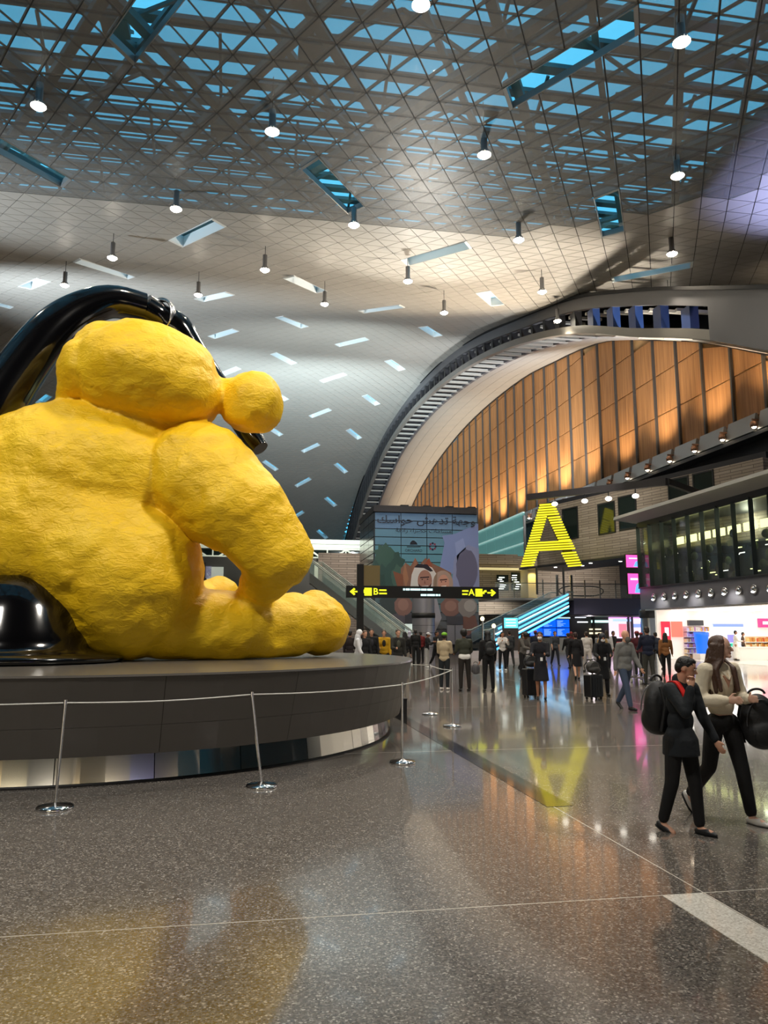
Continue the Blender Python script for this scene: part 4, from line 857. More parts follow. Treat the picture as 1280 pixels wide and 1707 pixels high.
# teal glazed facade under the timber wall
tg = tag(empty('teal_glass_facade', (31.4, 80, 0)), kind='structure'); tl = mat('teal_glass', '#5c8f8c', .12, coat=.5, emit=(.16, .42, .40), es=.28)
va, vb = on_x(874, 861, 31.4), on_x(800, 890, 31.4)
for k in range(9):
    y0 = va.y + (118 - va.y) * k / 9
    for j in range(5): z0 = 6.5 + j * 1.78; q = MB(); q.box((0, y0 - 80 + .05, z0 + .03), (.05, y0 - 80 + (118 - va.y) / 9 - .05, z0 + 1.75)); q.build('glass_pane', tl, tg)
for j in range(5): q = MB(); q.box((-.35, va.y - 80 - .4, 8.2 + j * 1.78), (-.1, 40, 8.32 + j * 1.78)); q.build('glow_fin', mat('fin_pale', '#c5dcd8', .35, emit=(.5, .8, .75), es=.35), tg)  # pale fins given a faint glow of their own
for j in range(3): q = MB(); q.box((-.3, va.y - 80 - .5, 6.5), (-.05, va.y - 80 - .25, 15)); q.build('end_post', grey_steel, tg) if j == 0 else None
# dark lighting boom above the letter
bm_ = MB(); A, B = on_y(880, 829, 50), on_y(1112, 803, 40); bm_.bar(A, B, .3, .42); boom = tag(bm_.build('lighting_boom', mat('boom_dark', '#2c2a2c', .5)), 'long dark boom with small lamps reaching out above the yellow letter', 'boom')
for t in (.22, .45, .62, .8): p = A.lerp(B, t); q = MB(); q.tube([p, p - Vector((0, 0, .5))], .03, 6); q.build('lamp_stem', black_matt, boom); q = MB(); q.ell(p - Vector((0, 0, .65)), (.2, .2, .14)); q.build('lamp_head', glow('boom_lamp', (1, .93, .8), 6), boom)
q = MB(); q.bar(B, B + Vector((3.2, 2, -.2)), .25, .35); q.build('boom_arm', black_matt, boom)

# ------------------------------------------------------------------ giant letter A made of yellow slats
la = tag(empty('letter_sign', (21.9, 54, 6.5)), 'giant letter A built of glowing yellow horizontal slats on the upper level', 'sign')
ysl = glow('slat_yellow', (.92, .80, .02), 1.15); yed = mat('slat_edge', '#3a3208', .6)
def AX(px, py): v = on_y(px, py, 54); return v.x - 21.9, v.z - 6.5
def lerp1(p, q, y): return p[0] + (q[0] - p[0]) * (y - p[1]) / (q[1] - p[1])
NSL = 25
for k in range(NSL):
    y = 841.5 + (943.0 - 841.5) * k / (NSL - 1); segs = []
    L = lerp1((899, 840), (866.5, 945), y); Rr = lerp1((922, 840), (968, 942), y); sh_ = -2.2
    if y < 862: segs = [(L, Rr)]
    elif y < 902: segs = [(L, lerp1((911, 860), (898, 903), y)), (lerp1((911, 860), (931, 902), y), Rr)]
    elif y < 920: segs = [(L, Rr)]
    else: segs = [(L, lerp1((897, 920), (888, 945), y)), (lerp1((933, 918), (945, 942), y), Rr)]
    for (a, b) in segs:
        p, r_ = AX(a, y + 1), AX(b, y - 1.6 * (b - a) / 40); q = MB(); hz = .052
        q.bar((p[0], -.12, p[1]), (r_[0], -.12, r_[1]), .12, .115); q.build('slat', ysl, la)
for (a, b) in (((911, 842), (877, 944)), ((911, 842), (956, 941)), ((890, 911), (944, 909))):
    p, r_ = AX(*a), AX(*b); q = MB(); q.bar((p[0], .05, p[1]), (r_[0], .05, r_[1]), .1, .7); q.build('backing_plate', yed, la)
q = MB(); q.bar((-.9, .4, -.05), (-.9, .4, -2.1), .12); q.bar((1.2, .4, -.05), (1.2, .4, -2.1), .12); q.build('support', dark_steel, la)
# the pier carrying the letter
# ------------------------------------------------------------------ escalators
def escalator(name, label, a, b, w, side=None, grp='escalators'):
    a, b = Vector(a), Vector(b); e = tag(empty(name, a), label, 'escalator', grp); d = b - a; hx = Vector((d.x, d.y, 0)); L = hx.length; hx.normalize(); n = Vector((-hx.y, hx.x, 0)) * w / 2
    Z = Vector((0, 0, 1)); o = Vector((0, 0, 0))
    for s, nn in ((-1, -n), (1, n)):
        q = MB(); q.add([nn - Z * .55, nn + d - Z * .55, nn + d + Z * .1, nn + Z * .1, nn * 1.12 - Z * .55, nn * 1.12 + d - Z * .55, nn * 1.12 + d + Z * .1, nn * 1.12 + Z * .1], [(0, 1, 2, 3), (7, 6, 5, 4), (0, 4, 5, 1), (3, 2, 6, 7), (0, 3, 7, 4), (1, 5, 6, 2)]); q.build('side_panel', side or mat('escalator_steel', '#6f767a', .3, .5), e)
        q = MB(); g = nn * 1.04; q.quad(g + Z * .1, g + d + Z * .1, g + d + Z * .95, g + Z * .95); q.build('glass_side', mat('escalator_glass', (.35, .5, .48), .05, alpha=.3), e)
        q = MB(); q.tube([g + Z * .95 - hx * .8, g + Z * 1.0, g + d + Z * 1.0, g + d + Z * 1.0 + hx * .9], .045, 8); q.build('handrail', mat('handrail_grey', '#a9b3ae', .35), e)
    ns = int(L / .4)
    for k in range(ns):
        p = d * (k / ns); q = MB(); c = p + hx * .2; q.add([c - hx * .2 - n * .95 + Z * .0, c + hx * .2 - n * .95, c + hx * .2 + n * .95, c - hx * .2 + n * .95, c - hx * .2 - n * .95 - Z * .3, c + hx * .2 - n * .95 - Z * .3, c + hx * .2 + n * .95 - Z * .3, c - hx * .2 + n * .95 - Z * .3], [(0, 1, 2, 3), (7, 6, 5, 4), (0, 4, 5, 1), (2, 6, 7, 3), (0, 3, 7, 4), (1, 5, 6, 2)]); q.build('step', mat('step_grey', '#4d5052', .4, .5), e)
    return e, d, n, hx
escalator('escalator', 'left escalator with glass sides descending to the right, nearer of two', (10.6, 49, .1), (3.8, 49.6, 5.3), 1.3)
escalator('escalator', 'escalator with glass sides behind the nearer one, left of the glass tower', (12.0, 53, .1), (5.0, 53.6, 5.4), 1.3)
a, b = on_y(801, 1074, 52), on_y(932, 1008, 58.5)
e, d, n, hx = escalator('escalator', 'right escalator with glowing blue strips along its side, rising to the mezzanine', a, b, 1.5, mat('escalator_dark', '#1d2630', .3))
Z = Vector((0, 0, 1))
for k in range(5):
    g = -n * 1.2 + Z * (-.5 + .33 * k); q = MB(); q.bar(g + d * (.0 + .02 * k), g + d * .99, .05, .13); q.build('blue_strip', glow('escalator_blue', (.12, .55, 1), 2.6 if k % 2 else 1.6), e)
for k in (1, 3): g = -n * 1.24 + Z * (-.42 + .33 * k); q = MB(); q.bar(g + d * .02, g + d * .99, .04, .05); q.build('white_strip', glow('escalator_white', (.75, .92, 1), 3), e)
# ------------------------------------------------------------------ far left gallery: white truss over stone
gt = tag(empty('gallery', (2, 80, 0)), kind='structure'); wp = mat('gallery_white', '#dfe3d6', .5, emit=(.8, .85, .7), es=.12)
def gbar(a, b, w): q = MB(); q.bar(a, b, w); q.build('truss_member', wp, gt)
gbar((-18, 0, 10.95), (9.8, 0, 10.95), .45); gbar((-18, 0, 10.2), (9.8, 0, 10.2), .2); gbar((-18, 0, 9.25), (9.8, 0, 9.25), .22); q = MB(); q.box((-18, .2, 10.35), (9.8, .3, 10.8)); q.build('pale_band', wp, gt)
for k in range(7):
    x = -15.5 + 3.9 * k
    gbar((x, 0, 10.15), (x - 1.3, 0, 9.3), .17); gbar((x, 0, 10.15), (x + 1.3, 0, 9.3), .17); gbar((x + 1.95, 0, 10.15), (x + 1.95, 0, 9.3), .13); gbar((x, 0, 10.15), (x, 0, 9.3), .12)
    gbar((x, 0, 10.2), (x - 1.9, 0, 6.4), .15) if k == 5 else None
q = MB(); q.box((-18, .6, 8.8), (9.8, 1, 10.2)); q.build('dark_glazing', wg, gt); q = MB(); q.box((4.6, -5, 0), (9.9, -4.6, 9.3)); q.build('stone_wall', stone_l, gt); q = MB(); q.box((-18, -4.6, 0), (4.6, -4.2, 8.8)); q.build('lower_wall', mat('gallery_lower', '#4b4a48', .6), gt)
for (a, b, c, d, col) in ((322, 938, 342, 962, '#101214'), (343, 944, 352, 964, '#7d7a92'), (345, 945, 372, 966, '#c8cfc4'), (524, 938, 540, 975, '#c4cbb6')):
    A, B = on_y(a, b, 75.3), on_y(c, d, 75.3); q = MB(); q.box((A.x - 2, -4.9, B.z), (B.x - 2, -4.65, A.z)); q.build('wall_panel', mat('gallery_panel_' + col.strip('#'), col, .5, emit=col if col not in ('#101214',) else None, es=.3), gt)
add_light('gallery_light', 'AREA', (2, 74, 12.8), 500, (.95, 1, .85), 4.0, target=(2, 80, 10)); add_light('gallery_light', 'SPOT', (10, 68, 9.2), 1500, (1, .95, .85), .3, spot=90, target=(9, 75, 5))
# ------------------------------------------------------------------ flight information screens
fi = tag(empty('flight_screens', (24, 59.5, 0)), 'bank of six bright blue flight information screens on a pale desk', 'screen')
A, B = on_y(882, 1032, 59.5), on_y(950, 1061, 59.5); w = (B.x - A.x) / 3; h = (A.z - B.z) / 2
q = MB(); q.box((A.x - 24 - .06, .02, B.z - .06), (B.x - 24 + .06, .2, A.z + .3)); q.build('casing', black_matt, fi); q = MB(); q.box((A.x - 24 - .06, -.05, A.z + .05), (B.x - 24 + .06, .05, A.z + .16)); q.build('light_bar', glow('screen_bar', (.5, .7, .75), 1), fi)
for i in range(3):
    for j in range(2):
        q = MB(); q.box((.03, -.02, .03), (w - .03, .02, h - .03)); s_ = q.build('screen', glow('screen_blue', (.0, .09, .85), 1.35), fi, (A.x - 24 + w * i, 0, B.z + h * j))
        lb = MB()
        for r_ in range(7): lb.box((.08, -.026, .1 + r_ * (h - .18) / 7), (.08 + rnd.uniform(.3, .8) * (w - .25), -.021, .1 + r_ * (h - .18) / 7 + .03))
        tag(lb.build('timetable_rows', glow('screen_rows', (.2, .4, 1), 1.4), s_), kind='stuff')
for k in range(3): q = MB(); q.box((0, -.1, 0), (w - .05, .5, B.z - .1)); q.build('cabinet', mat('cabinet_white', '#b5b1a8', .5), fi, (A.x - 24 + w * k, 0, 0)); q = MB()
A, B = on_y(840, 1030, 50.8), on_y(863, 1047, 50.8); sc2 = tag(empty('cyan_screen', ((A.x + B.x) / 2, 50.8, 0)), 'single pale cyan screen left of the blue flight screens', 'screen'); cx = (A.x + B.x) / 2
q = MB(); q.box((A.x - cx, -.05, B.z), (B.x - cx, 0, A.z)); q.build('display', glow('screen_cyan', (.15, .75, .9), 1.2), sc2); q = MB(); q.box((A.x - cx - .05, 0, 0), (B.x - cx + .05, .3, A.z + .05)); q.build('kiosk_body', mat('kiosk_brown', '#4b4240', .5), sc2)
for r_ in range(3): q = MB(); q.box((A.x - cx + .1, -.06, B.z + .12 + .2 * r_), (B.x - cx - .15, -.05, B.z + .2 + .2 * r_)); q.build('display_line', glow('screen_cyan_line', (.6, .95, 1), 1.4), sc2)
# lamp posts near the right escalator
for (px, py, nm) in ((804, 1034, 'left'), (823, 1046, 'right')):
    v = on_y(px, py, 50); e = tag(empty('bollard_lamp', (v.x, 50, 0)), 'slim pale lamp post, %s one of two near the blue-lit escalator' % nm, 'lamp', 'slim lamp posts near the escalator'); q = MB(); q.tube([(0, 0, 0), (0, 0, v.z)], .07, 10); q.build('post', steel, e); q = MB(); q.ell((0, 0, v.z + .1), (.14, .14, .16)); q.build('lamp_globe', glow('post_lamp', (.95, .85, .5), 2), e)
q = MB(); v0, v1 = on_y(790, 1091, 48), on_y(880, 1091, 52); q.box((v0.x, 48.6, 0), (v1.x, 49.2, .45)); dk_ = q.build('low_bench', mat('bench_pale', '#c9c3c8', .4)); tag(dk_, 'low pale bench wall on the floor behind the crowd', 'bench')
# ------------------------------------------------------------------ people
def V(*a): return Vector(a)
def joints(P):
    J = {}; hp = V(0, 0, .525)
    for s, key in ((1, 'L'), (-1, 'R')):
        a, k = P.get('leg' + key, (0, 2)); sp = P.get('stance', .0); a, k = R(a), R(k)
        J['hip' + key] = V(s * .052, 0, .52); J['knee' + key] = J['hip' + key] + .245 * V(s * (.02 + sp), -math.sin(a), -math.cos(a))
        J['ank' + key] = J['knee' + key] + .232 * V(s * sp, -math.sin(a - k), -math.cos(a - k)); J['fa' + key] = a - k
    dz = .045 - min(J['ankL'].z, J['ankR'].z)
    L = R(P.get('lean', 3)); rot = Matrix.Rotation(L, 3, 'X')
    def up(x, y, z): return hp + rot @ V(x, y, z - .525)
    J['pel'] = up(0, 0, .54); J['waist'] = up(0, .002, .62); J['chest'] = up(0, .004, .735); J['neck'] = up(0, .008, .845)
    J['headb'] = up(0, -.002, .875); J['rot'] = rot; hr = Matrix.Rotation(R(P.get('nod', 0)), 3, 'X'); tr = Matrix.Rotation(R(P.get('turn', 0)), 3, 'Z'); J['hrot'] = tr @ rot @ hr
    J['head'] = J['headb'] + J['hrot'] @ V(0, -.008, .058)
    for s, key in ((1, 'L'), (-1, 'R')):
        f, ab, e, inw = P.get('arm' + key, (4, 8, 12, 0)); f, ab, e = R(f), R(ab), R(e); sh = up(s * .100, .004, .806); J['sho' + key] = sh
        d1 = V(s * math.sin(ab), -math.sin(f) * math.cos(ab), -math.cos(f) * math.cos(ab)); J['elb' + key] = sh + .168 * d1
        d2 = V(s * (math.sin(ab) * .4) - s * inw, -math.sin(f + e), -math.cos(f + e)).normalized(); J['wri' + key] = J['elb' + key] + .145 * d2; J['hd' + key] = d2
    for k in list(J):
        if isinstance(J[k], Vector) and not k.startswith('hd'): J[k] = J[k] + V(0, 0, dz)
    return J
def hand(mb, J, key, s, H, curl, fine):
    d = J['hd' + key]; w = J['wri' + key]; side = V(s, 0, 0); side = (side - d * side.dot(d)).normalized(); nrm = d.cross(side).normalized() * s
    # palm faces the body / each other
    a = nrm
    pc = w + d * .026; M = Matrix((a, nrm.cross(a) if False else side, d)).transposed(); mb.ell(pc * H, (.0225 * H, .011 * H, .030 * H), Matrix((a.normalized(), (d.cross(a)).normalized(), d)).transposed(), 12, 8)
    if d.z < -.5: spread = a
    else: spread = a
    for i, (o, L_) in enumerate(((-.017, .032), (-.006, .038), (.006, .036), (.017, .028))):
        b = w + d * .05 + spread * o; cu = curl; bend = (d.cross(a)).normalized() * (-s)
        p1 = b + (d * math.cos(cu) + bend * math.sin(cu)) * L_ * .5; p2 = p1 + (d * math.cos(cu * 2) + bend * math.sin(cu * 2)) * L_ * .5
        r_ = .0052; mb.cap(b * H, r_ * H, p1 * H, r_ * .95 * H, 8); mb.cap(p1 * H, r_ * .95 * H, p2 * H, r_ * .75 * H, 8)
    tb = w + d * .016 + spread * .016 * (1); tp = tb + (d * .7 + spread * .75).normalized() * .022; mb.cap(tb * H, .0068 * H, tp * H, .006 * H, 8); mb.cap(tp * H, .006 * H, (tp + (d * .95 + spread * .2) * .016) * H, .005 * H, 8)
SK = {'light': '#c9977c', 'mid': '#a8755a', 'dark': '#6b4636', 'pale': '#d8ac95'}
npers = [0]
def person(label, loc, yaw, H=1.72, P=None, top=('shirt', '#333'), bottom=('trousers', '#222'), hair=('short', '#1c1512'), skin='mid', shoes='#151515', vox=.018, extra=(), w=1.0, group=None, curl=.5, sleeve=1.0, hem=.49, label_cat='person', coat=None):
    P = P or {}; J = joints(P); npers[0] += 1; fine = vox < .012; e = tag(empty('person', loc, R(yaw)), label, 'person', group)
    sk = mat('skin_' + skin, SK[skin], .5); S = lambda v: v * H
    b = MB(); hr = J['hrot']; hc = J['head']
    b.ell(S(hc + hr @ V(0, .004, .008)), (.044 * H, .054 * H, .054 * H), hr, 18, 12); b.ell(S(hc + hr @ V(0, -.012, -.022)), (.034 * H, .040 * H, .042 * H), hr, 16, 10)
    b.cap(S(hc + hr @ V(0, -.052, .004)), .0045 * H, S(hc + hr @ V(0, -.062, -.014)), .0075 * H, 8); b.cap(S(hc + hr @ V(-.010, -.046, -.048)), .011 * H, S(hc + hr @ V(.010, -.046, -.048)), .011 * H, 8)
    for s in (1, -1): b.ell(S(hc + hr @ V(s * .045, .006, -.006)), (.006 * H, .013 * H, .019 * H), hr, 8, 6)
    b.cap(S(J['neck'] - V(0, 0, .03)), .031 * H, S(J['headb'] + V(0, 0, .012)), .029 * H)
    b.ell(S(J['chest']), (.088 * H * w, .054 * H, .095 * H), J['rot']); b.ell(S(J['waist']), (.072 * H * w, .048 * H, .08 * H), J['rot']); b.ell(S(J['pel']), (.082 * H * w, .055 * H, .06 * H))
    b.cap(S(J['shoL']), .030 * H, S(J['shoR']), .030 * H)
    for s, k in ((1, 'L'), (-1, 'R')):
        b.cap(S(J['sho' + k]), .030 * H, S(J['elb' + k]), .021 * H); b.cap(S(J['elb' + k]), .021 * H, S(J['wri' + k]), .0145 * H); hand(b, J, k, s, H, curl if not isinstance(curl, dict) else curl[k], fine)
        b.cap(S(J['hip' + k]), .050 * H, S(J['knee' + k]), .031 * H); b.cap(S(J['knee' + k]), .031 * H, S(J['ank' + k]), .019 * H)
        fa = J['fa' + k]; fd = V(0, -math.cos(min(0, fa) * 1.2), math.sin(min(0, fa) * 1.2)); b.cap(S(J['ank' + k] - V(0, 0, .020)), .018 * H, S(J['ank' + k] + fd * .075 - V(0, 0, .026)), .015 * H)
    mesh_obj('body', remesh(b, sk, 'body', vox, 3), e)
    # upper garment
    g = MB(); ex = .008; kind, tc = top
    g.ell(S(J['chest'] + V(0, 0, 0)), ((.092 + ex) * H * w, (.058 + ex) * H, .10 * H), J['rot'], 16, 10); g.ell(S(J['waist']), ((.078 + ex) * H * w, (.054 + ex) * H, .085 * H), J['rot'], 16, 10)
    g.cap(S(J['shoL'] * .93 + J['shoR'] * .07), (.033 + ex) * H, S(J['shoR'] * .93 + J['shoL'] * .07), (.033 + ex) * H); g.cap(S(J['neck'] - V(0, 0, .035)), .05 * H, S(J['neck'] - V(0, 0, .012)), .036 * H)
    for k in ('L', 'R'): g.cap(S(J['neck'] - V(0, 0, .012)), .030 * H, S(J['sho' + k] * .8 + J['chest'] * .2), .040 * H)
    if hem < .56: g.ell(S(V(J['pel'].x, J['pel'].y, J['pel'].z - .01)), ((.088 + ex) * H * w, (.060 + ex) * H, .055 * H)); g.cap(S(V(-.04 * w, J['pel'].y, hem + .05)), (.05 + ex) * H, S(V(.04 * w, J['pel'].y, hem + .05)), (.05 + ex) * H)
    for s, k in ((1, 'L'), (-1, 'R')):
        g.cap(S(J['sho' + k]), (.033 + ex) * H, S(J['elb' + k]), (.025 + ex) * H)
        if sleeve > .5: g.cap(S(J['elb' + k]), (.025 + ex) * H, S(J['elb' + k].lerp(J['wri' + k], .93)), (.017 + ex) * H)
    if kind == 'robe':
        for z_ in (.42, .30, .18, .08): pass
        g.tube([S(V(0, J['pel'].y, .58)), S(V(0, J['pel'].y, .5)), S(V(0, 0, .07))], [.075 * H, .092 * H, .13 * H], 20)
    if coat: g.tube([S(V(0, J['pel'].y, .58)), S(V(0, J['pel'].y, .52)), S(V(0, J['pel'].y * .7, coat))], [.070 * H, .092 * H * w, .098 * H * w], 20)
    if kind == 'dress': g.tube([S(V(0, J['pel'].y, .60)), S(V(0, J['pel'].y, .53)), S(V(0, 0, .27))], [.065 * H, .090 * H, .118 * H], 20)
    mesh_obj({'shirt': 'shirt', 'jacket': 'jacket', 'robe': 'robe', 'dress': 'dress', 'sweater': 'sweater', 'blouse': 'blouse'}[kind], remesh(g, mat('cloth_' + tc.strip('#'), tc, .85, noise=(9, .18), bump=(16, .5, .02)), kind, vox, 3), e)
    if bottom:
        g = MB(); bk, bc = bottom
        if bk == 'skirt': g.tube([S(V(0, J['pel'].y, .56)), S(V(0, 0, .27))], [.085 * H, .11 * H], 20)
        else:
            g.ell(S(J['pel'] - V(0, 0, .01)), (.088 * H * w, .062 * H, .06 * H))
            for k in ('L', 'R'): g.cap(S(J['hip' + k]), .054 * H, S(J['knee' + k]), .040 * H); g.cap(S(J['knee' + k]), .040 * H, S(J['knee' + k].lerp(J['ank' + k], .93)), .031 * H)
        mesh_obj(bk, remesh(g, mat('cloth_' + bc.strip('#'), bc, .85, noise=(9, .18), bump=(16, .5, .02)), bk, vox, 3), e)
    for s, k in ((1, 'L'), (-1, 'R')):
        fa = J['fa' + k]; t = min(0, fa) * 1.2; fd = V(0, -math.cos(t), math.sin(t)); g = MB(); a_ = J['ank' + k] - V(0, 0, .021)
        if fine: continue
        g.cap(S(a_ + fd * -.012), .023 * H, S(a_ + fd * .085 - V(0, 0, .004)), .019 * H, 10); o = g.build('shoe', mat('shoe_' + shoes.strip('#'), shoes, .5), e)
    # hair and headwear
    hk, hcx = hair; hm = mat('hair_' + hcx.strip('#'), hcx, .6, bump=(40, .4, .01)); g = MB()
    def hp_(x, y, z): return S(hc + hr @ V(x, y, z))
    if hk in ('short', 'long', 'bun', 'afro', 'bald', 'pony'):
        if hk == 'bald': pass
        else:
            r_ = 1.0 if hk != 'afro' else 1.28
            g.ell(hp_(0, .010, .018), (.0475 * H * r_, .0545 * H * r_, .049 * H * r_), hr, 18, 12); g.ell(hp_(0, .030, -.012), (.045 * H, .036 * H, .045 * H), hr)
            if hk in ('long',):
                for x in (-.03, 0, .03): g.cap(hp_(x, .038, -.01), .026 * H, hp_(x * 1.3, .058, -.15), .020 * H)
            if hk == 'pony': g.cap(hp_(0, .062, .01), .018 * H, hp_(0, .075, -.1), .012 * H)
            if hk == 'bun': g.ell(hp_(0, .066, .018), (.026 * H, .024 * H, .026 * H), hr)
            mesh_obj('hair', remesh(g, hm, 'hair', max(vox * .7, .008), 2), e)
    elif hk in ('scarf', 'ghutra', 'hood'):
        g.ell(hp_(0, .012, .010), (.056 * H, .060 * H, .062 * H), hr, 18, 12); g.cap(hp_(0, .03, -.03), .045 * H, hp_(0, .03, -.10), .060 * H)
        if hk == 'ghutra': g.cap(hp_(0, .03, -.05), .058 * H, hp_(0, .055, -.2), .052 * H)
        mesh_obj({'scarf': 'headscarf', 'ghutra': 'headcloth', 'hood': 'hood'}[hk], remesh(g, hm, hk, max(vox * .7, .008), 2), e)
    elif hk == 'cap':
        g.ell(hp_(0, .010, .024), (.052 * H, .058 * H, .042 * H), hr, 16, 10); g.box((-1, -1, -1), (1, 1, 1), M=Matrix.Translation(hp_(0, -.062, .020)) @ hr.to_4x4() @ Matrix.Diagonal((.032 * H, .026 * H, .004 * H, 1))); o = g.build('cap', hm, e)
        q = MB(); q.ell(hp_(0, .030, -.008), (.046 * H, .036 * H, .042 * H), hr); q.build('hair', mat('hair_1c1512', '#1c1512', .6), e)
    dk = mat('eye_dark', '#15100e', .3)
    if not fine:
        for s in (1, -1): q = MB(); q.ell(hp_(s * .017, -.048, .004), (.006 * H, .004 * H, .0035 * H), hr, 8, 5); q.build('eye', dk, e)
    for x in extra:
        if x[0] == 'beard': q = MB(); q.ell(hp_(0, -.040, -.052), (.036 * H, .030 * H, .042 * H), hr); q.build('beard', mat('beard_' + x[1].strip('#'), x[1], .8), e)
        if x[0] == 'mask': q = MB(); q.ell(hp_(0, -.036, -.030), (.034 * H, .030 * H, .026 * H), hr); q.build('face_mask', mat('mask_white', '#e6e8ea', .7), e)
        if x[0] == 'under': q = MB(); q.cap(S(V(-.036, J['pel'].y, hem - .018)), .068 * H, S(V(.036, J['pel'].y, hem - .018)), .068 * H); q.build('shirt_tail', mat('cloth_' + x[1].strip('#'), x[1], .8), e)
        if x[0] == 'front': q = MB(); q.ell(S(J['chest'] + J['rot'] @ V(0, -.056, -.01)), (.04 * H, .018 * H, .07 * H), J['rot']); q.build('shirt_front', mat('cloth_' + x[1].strip('#'), x[1], .8), e)
        if x[0] == 'badge': q = MB(); q.cbox(S(J['waist'] + V(.02, -.085, -.03)), (.06, .01, .09)); q.build('badge', mat('badge_white', '#e8e8e8', .5), e)
    return e, J
def local(e, v, H=1): return (Matrix.Translation(e.location) @ Matrix.Rotation(e.rotation_euler.z, 4, 'Z')) @ (v * H)

def backpack(label, loc, yaw, sx, sy, sz, col='#0f1013', tilt=0.0, strap=None, vox=.012, name='backpack'):
    e = tag(empty(name, loc, R(yaw)), label, 'bag'); m = mat('bag_' + col.strip('#'), col, .6, bump=(25, .4, .01)); g = MB(); T_ = Matrix.Rotation(R(tilt), 3, 'Y')
    g.ell((0, 0, 0), (sx, sy, sz * .9), T_, 20, 14); g.ell(T_ @ V(0, -.03, -sz * .35), (sx * .98, sy * 1.1, sz * .55), T_, 18, 12); g.ell(T_ @ V(0, -.01, sz * .35), (sx * .8, sy * .8, sz * .6), T_, 18, 12)
    mesh_obj('shell', remesh(g, m, 'shell', vox, 4), e)
    q = MB(); pts = [T_ @ V(sx * .45 * math.cos(t), -sy * .2, sz * .92 + .05 * math.sin(t)) for t in [PI * k / 10 for k in range(11)]]; q.tube(pts, .011, 8); q.build('grab_handle', m, e)
    q = MB(); q.ell(T_ @ V(0, -sy * .95, -sz * .4), (sx * .72, sy * .35, sz * .36), T_); q.build('front_pocket', m, e)
    q = MB(); q.tube([T_ @ V(sx * .9 * math.cos(t), -sy * .55 - .02, -sz * .05 + sz * .82 * math.sin(t)) for t in [PI * k / 16 for k in range(17)]], .005, 6); q.build('zip', mat('zip_grey', '#4a4c50', .4, .5), e)
    for s in (1, -1): q = MB(); q.tube([T_ @ V(s * sx * .5, sy * .8, sz * .75), T_ @ V(s * sx * .62, sy * 1.35, sz * .2), T_ @ V(s * sx * .7, sy * .9, -sz * .7)], .016, 8); q.build('strap', m, e)
    return e
def suitcase(label, loc, yaw, h=.68, w=.44, d=.27, col='#101115'):
    e = tag(empty('suitcase', loc, R(yaw)), label, 'suitcase', None); m = mat('case_' + col.strip('#'), col, .45); q = MB(); q.box((-w / 2, -d / 2, .06), (w / 2, d / 2, h)); o = q.build('shell', m, e)
    md = o.modifiers.new('b', 'BEVEL'); md.width = .035; md.segments = 3
    for k in range(4): q = MB(); q.box((-w / 2 + .06 + k * w / 5, -d / 2 - .006, .12), (-w / 2 + .09 + k * w / 5, -d / 2, h - .08)); q.build('rib', m, e)
    for sx in (-1, 1):
        q = MB(); q.tube([(sx * .09, d / 2 - .04, h), (sx * .09, d / 2 - .04, h + .36)], .009, 8); q.build('handle_tube', steel, e)
        for sy in (-1, 1): q = MB(); q.tube([(sx * (w / 2 - .06) - .015, sy * (d / 2 - .05), .032), (sx * (w / 2 - .06) + .015, sy * (d / 2 - .05), .032)], .032, 12); q.build('wheel', black_matt, e)
    q = MB(); q.tube([(-.10, d / 2 - .04, h + .36), (.10, d / 2 - .04, h + .36)], .016, 8); q.build('handle_grip', black_matt, e); return e

# --- the woman and the boy in front
WL = V(4.36, 6.72, 0); WYAW = 10; WH = 1.69
we, WJ = person('woman with long brown hair in a cream blouse and black trousers walking at far right', WL, WYAW, WH, dict(legL=(15, 4), legR=(-13, 30), armL=(4, 12, 92, .62), armR=(-2, 14, 96, .75), lean=1, nod=4, turn=42), ('blouse', '#d8ccb4'), ('trousers', '#0b0b0d'), ('none', '#000000'), 'pale', vox=.0085, w=.9, hem=.60, curl={'L': .5, 'R': .35})
S_W = lambda v: v * WH
hm = mat('hair_brown_long', '#4a3226', .45, bump=(60, .5, .01)); g = MB(); hr = WJ['hrot']; hc = WJ['head']
def hw(x, y, z): return (hc + hr @ V(x, y, z)) * WH
g.ell(hw(0, .013, .014), (.0475 * WH, .055 * WH, .051 * WH), hr, 24, 16); g.ell(hw(0, .026, -.02), (.046 * WH, .038 * WH, .06 * WH), hr, 20, 12)
for s in (1, -1):
    for q_ in range(5):
        x0 = s * (.044 + .002 * q_); y0 = -.012 + .014 * q_; g.cap(hw(x0 * .92, y0, .008), .010 * WH, hw(x0 * 1.06, y0 + .002, -.07), .012 * WH)
        e0 = WJ['neck'] + V(s * (.062 + .004 * q_), -.050 + .022 * q_, -.035); g.cap(hw(x0 * 1.06, y0 + .002, -.07), .014 * WH, e0 * WH, .016 * WH); e1 = WJ['chest'] + V(s * (.060 + .005 * q_), -.074 + .030 * q_, -.035 - .01 * q_); g.cap(e0 * WH, .016 * WH, e1 * WH, .011 * WH)
for x in (-.03, 0, .03): g.cap(hw(x, .045, -.03), .026 * WH, (WJ['chest'] + V(x * 1.4, .072, -.03)) * WH, .02 * WH)
mesh_obj('hair', remesh(g, hm, 'hair', .008, 2, [(.04, .005, 'CLOUDS')]), we)
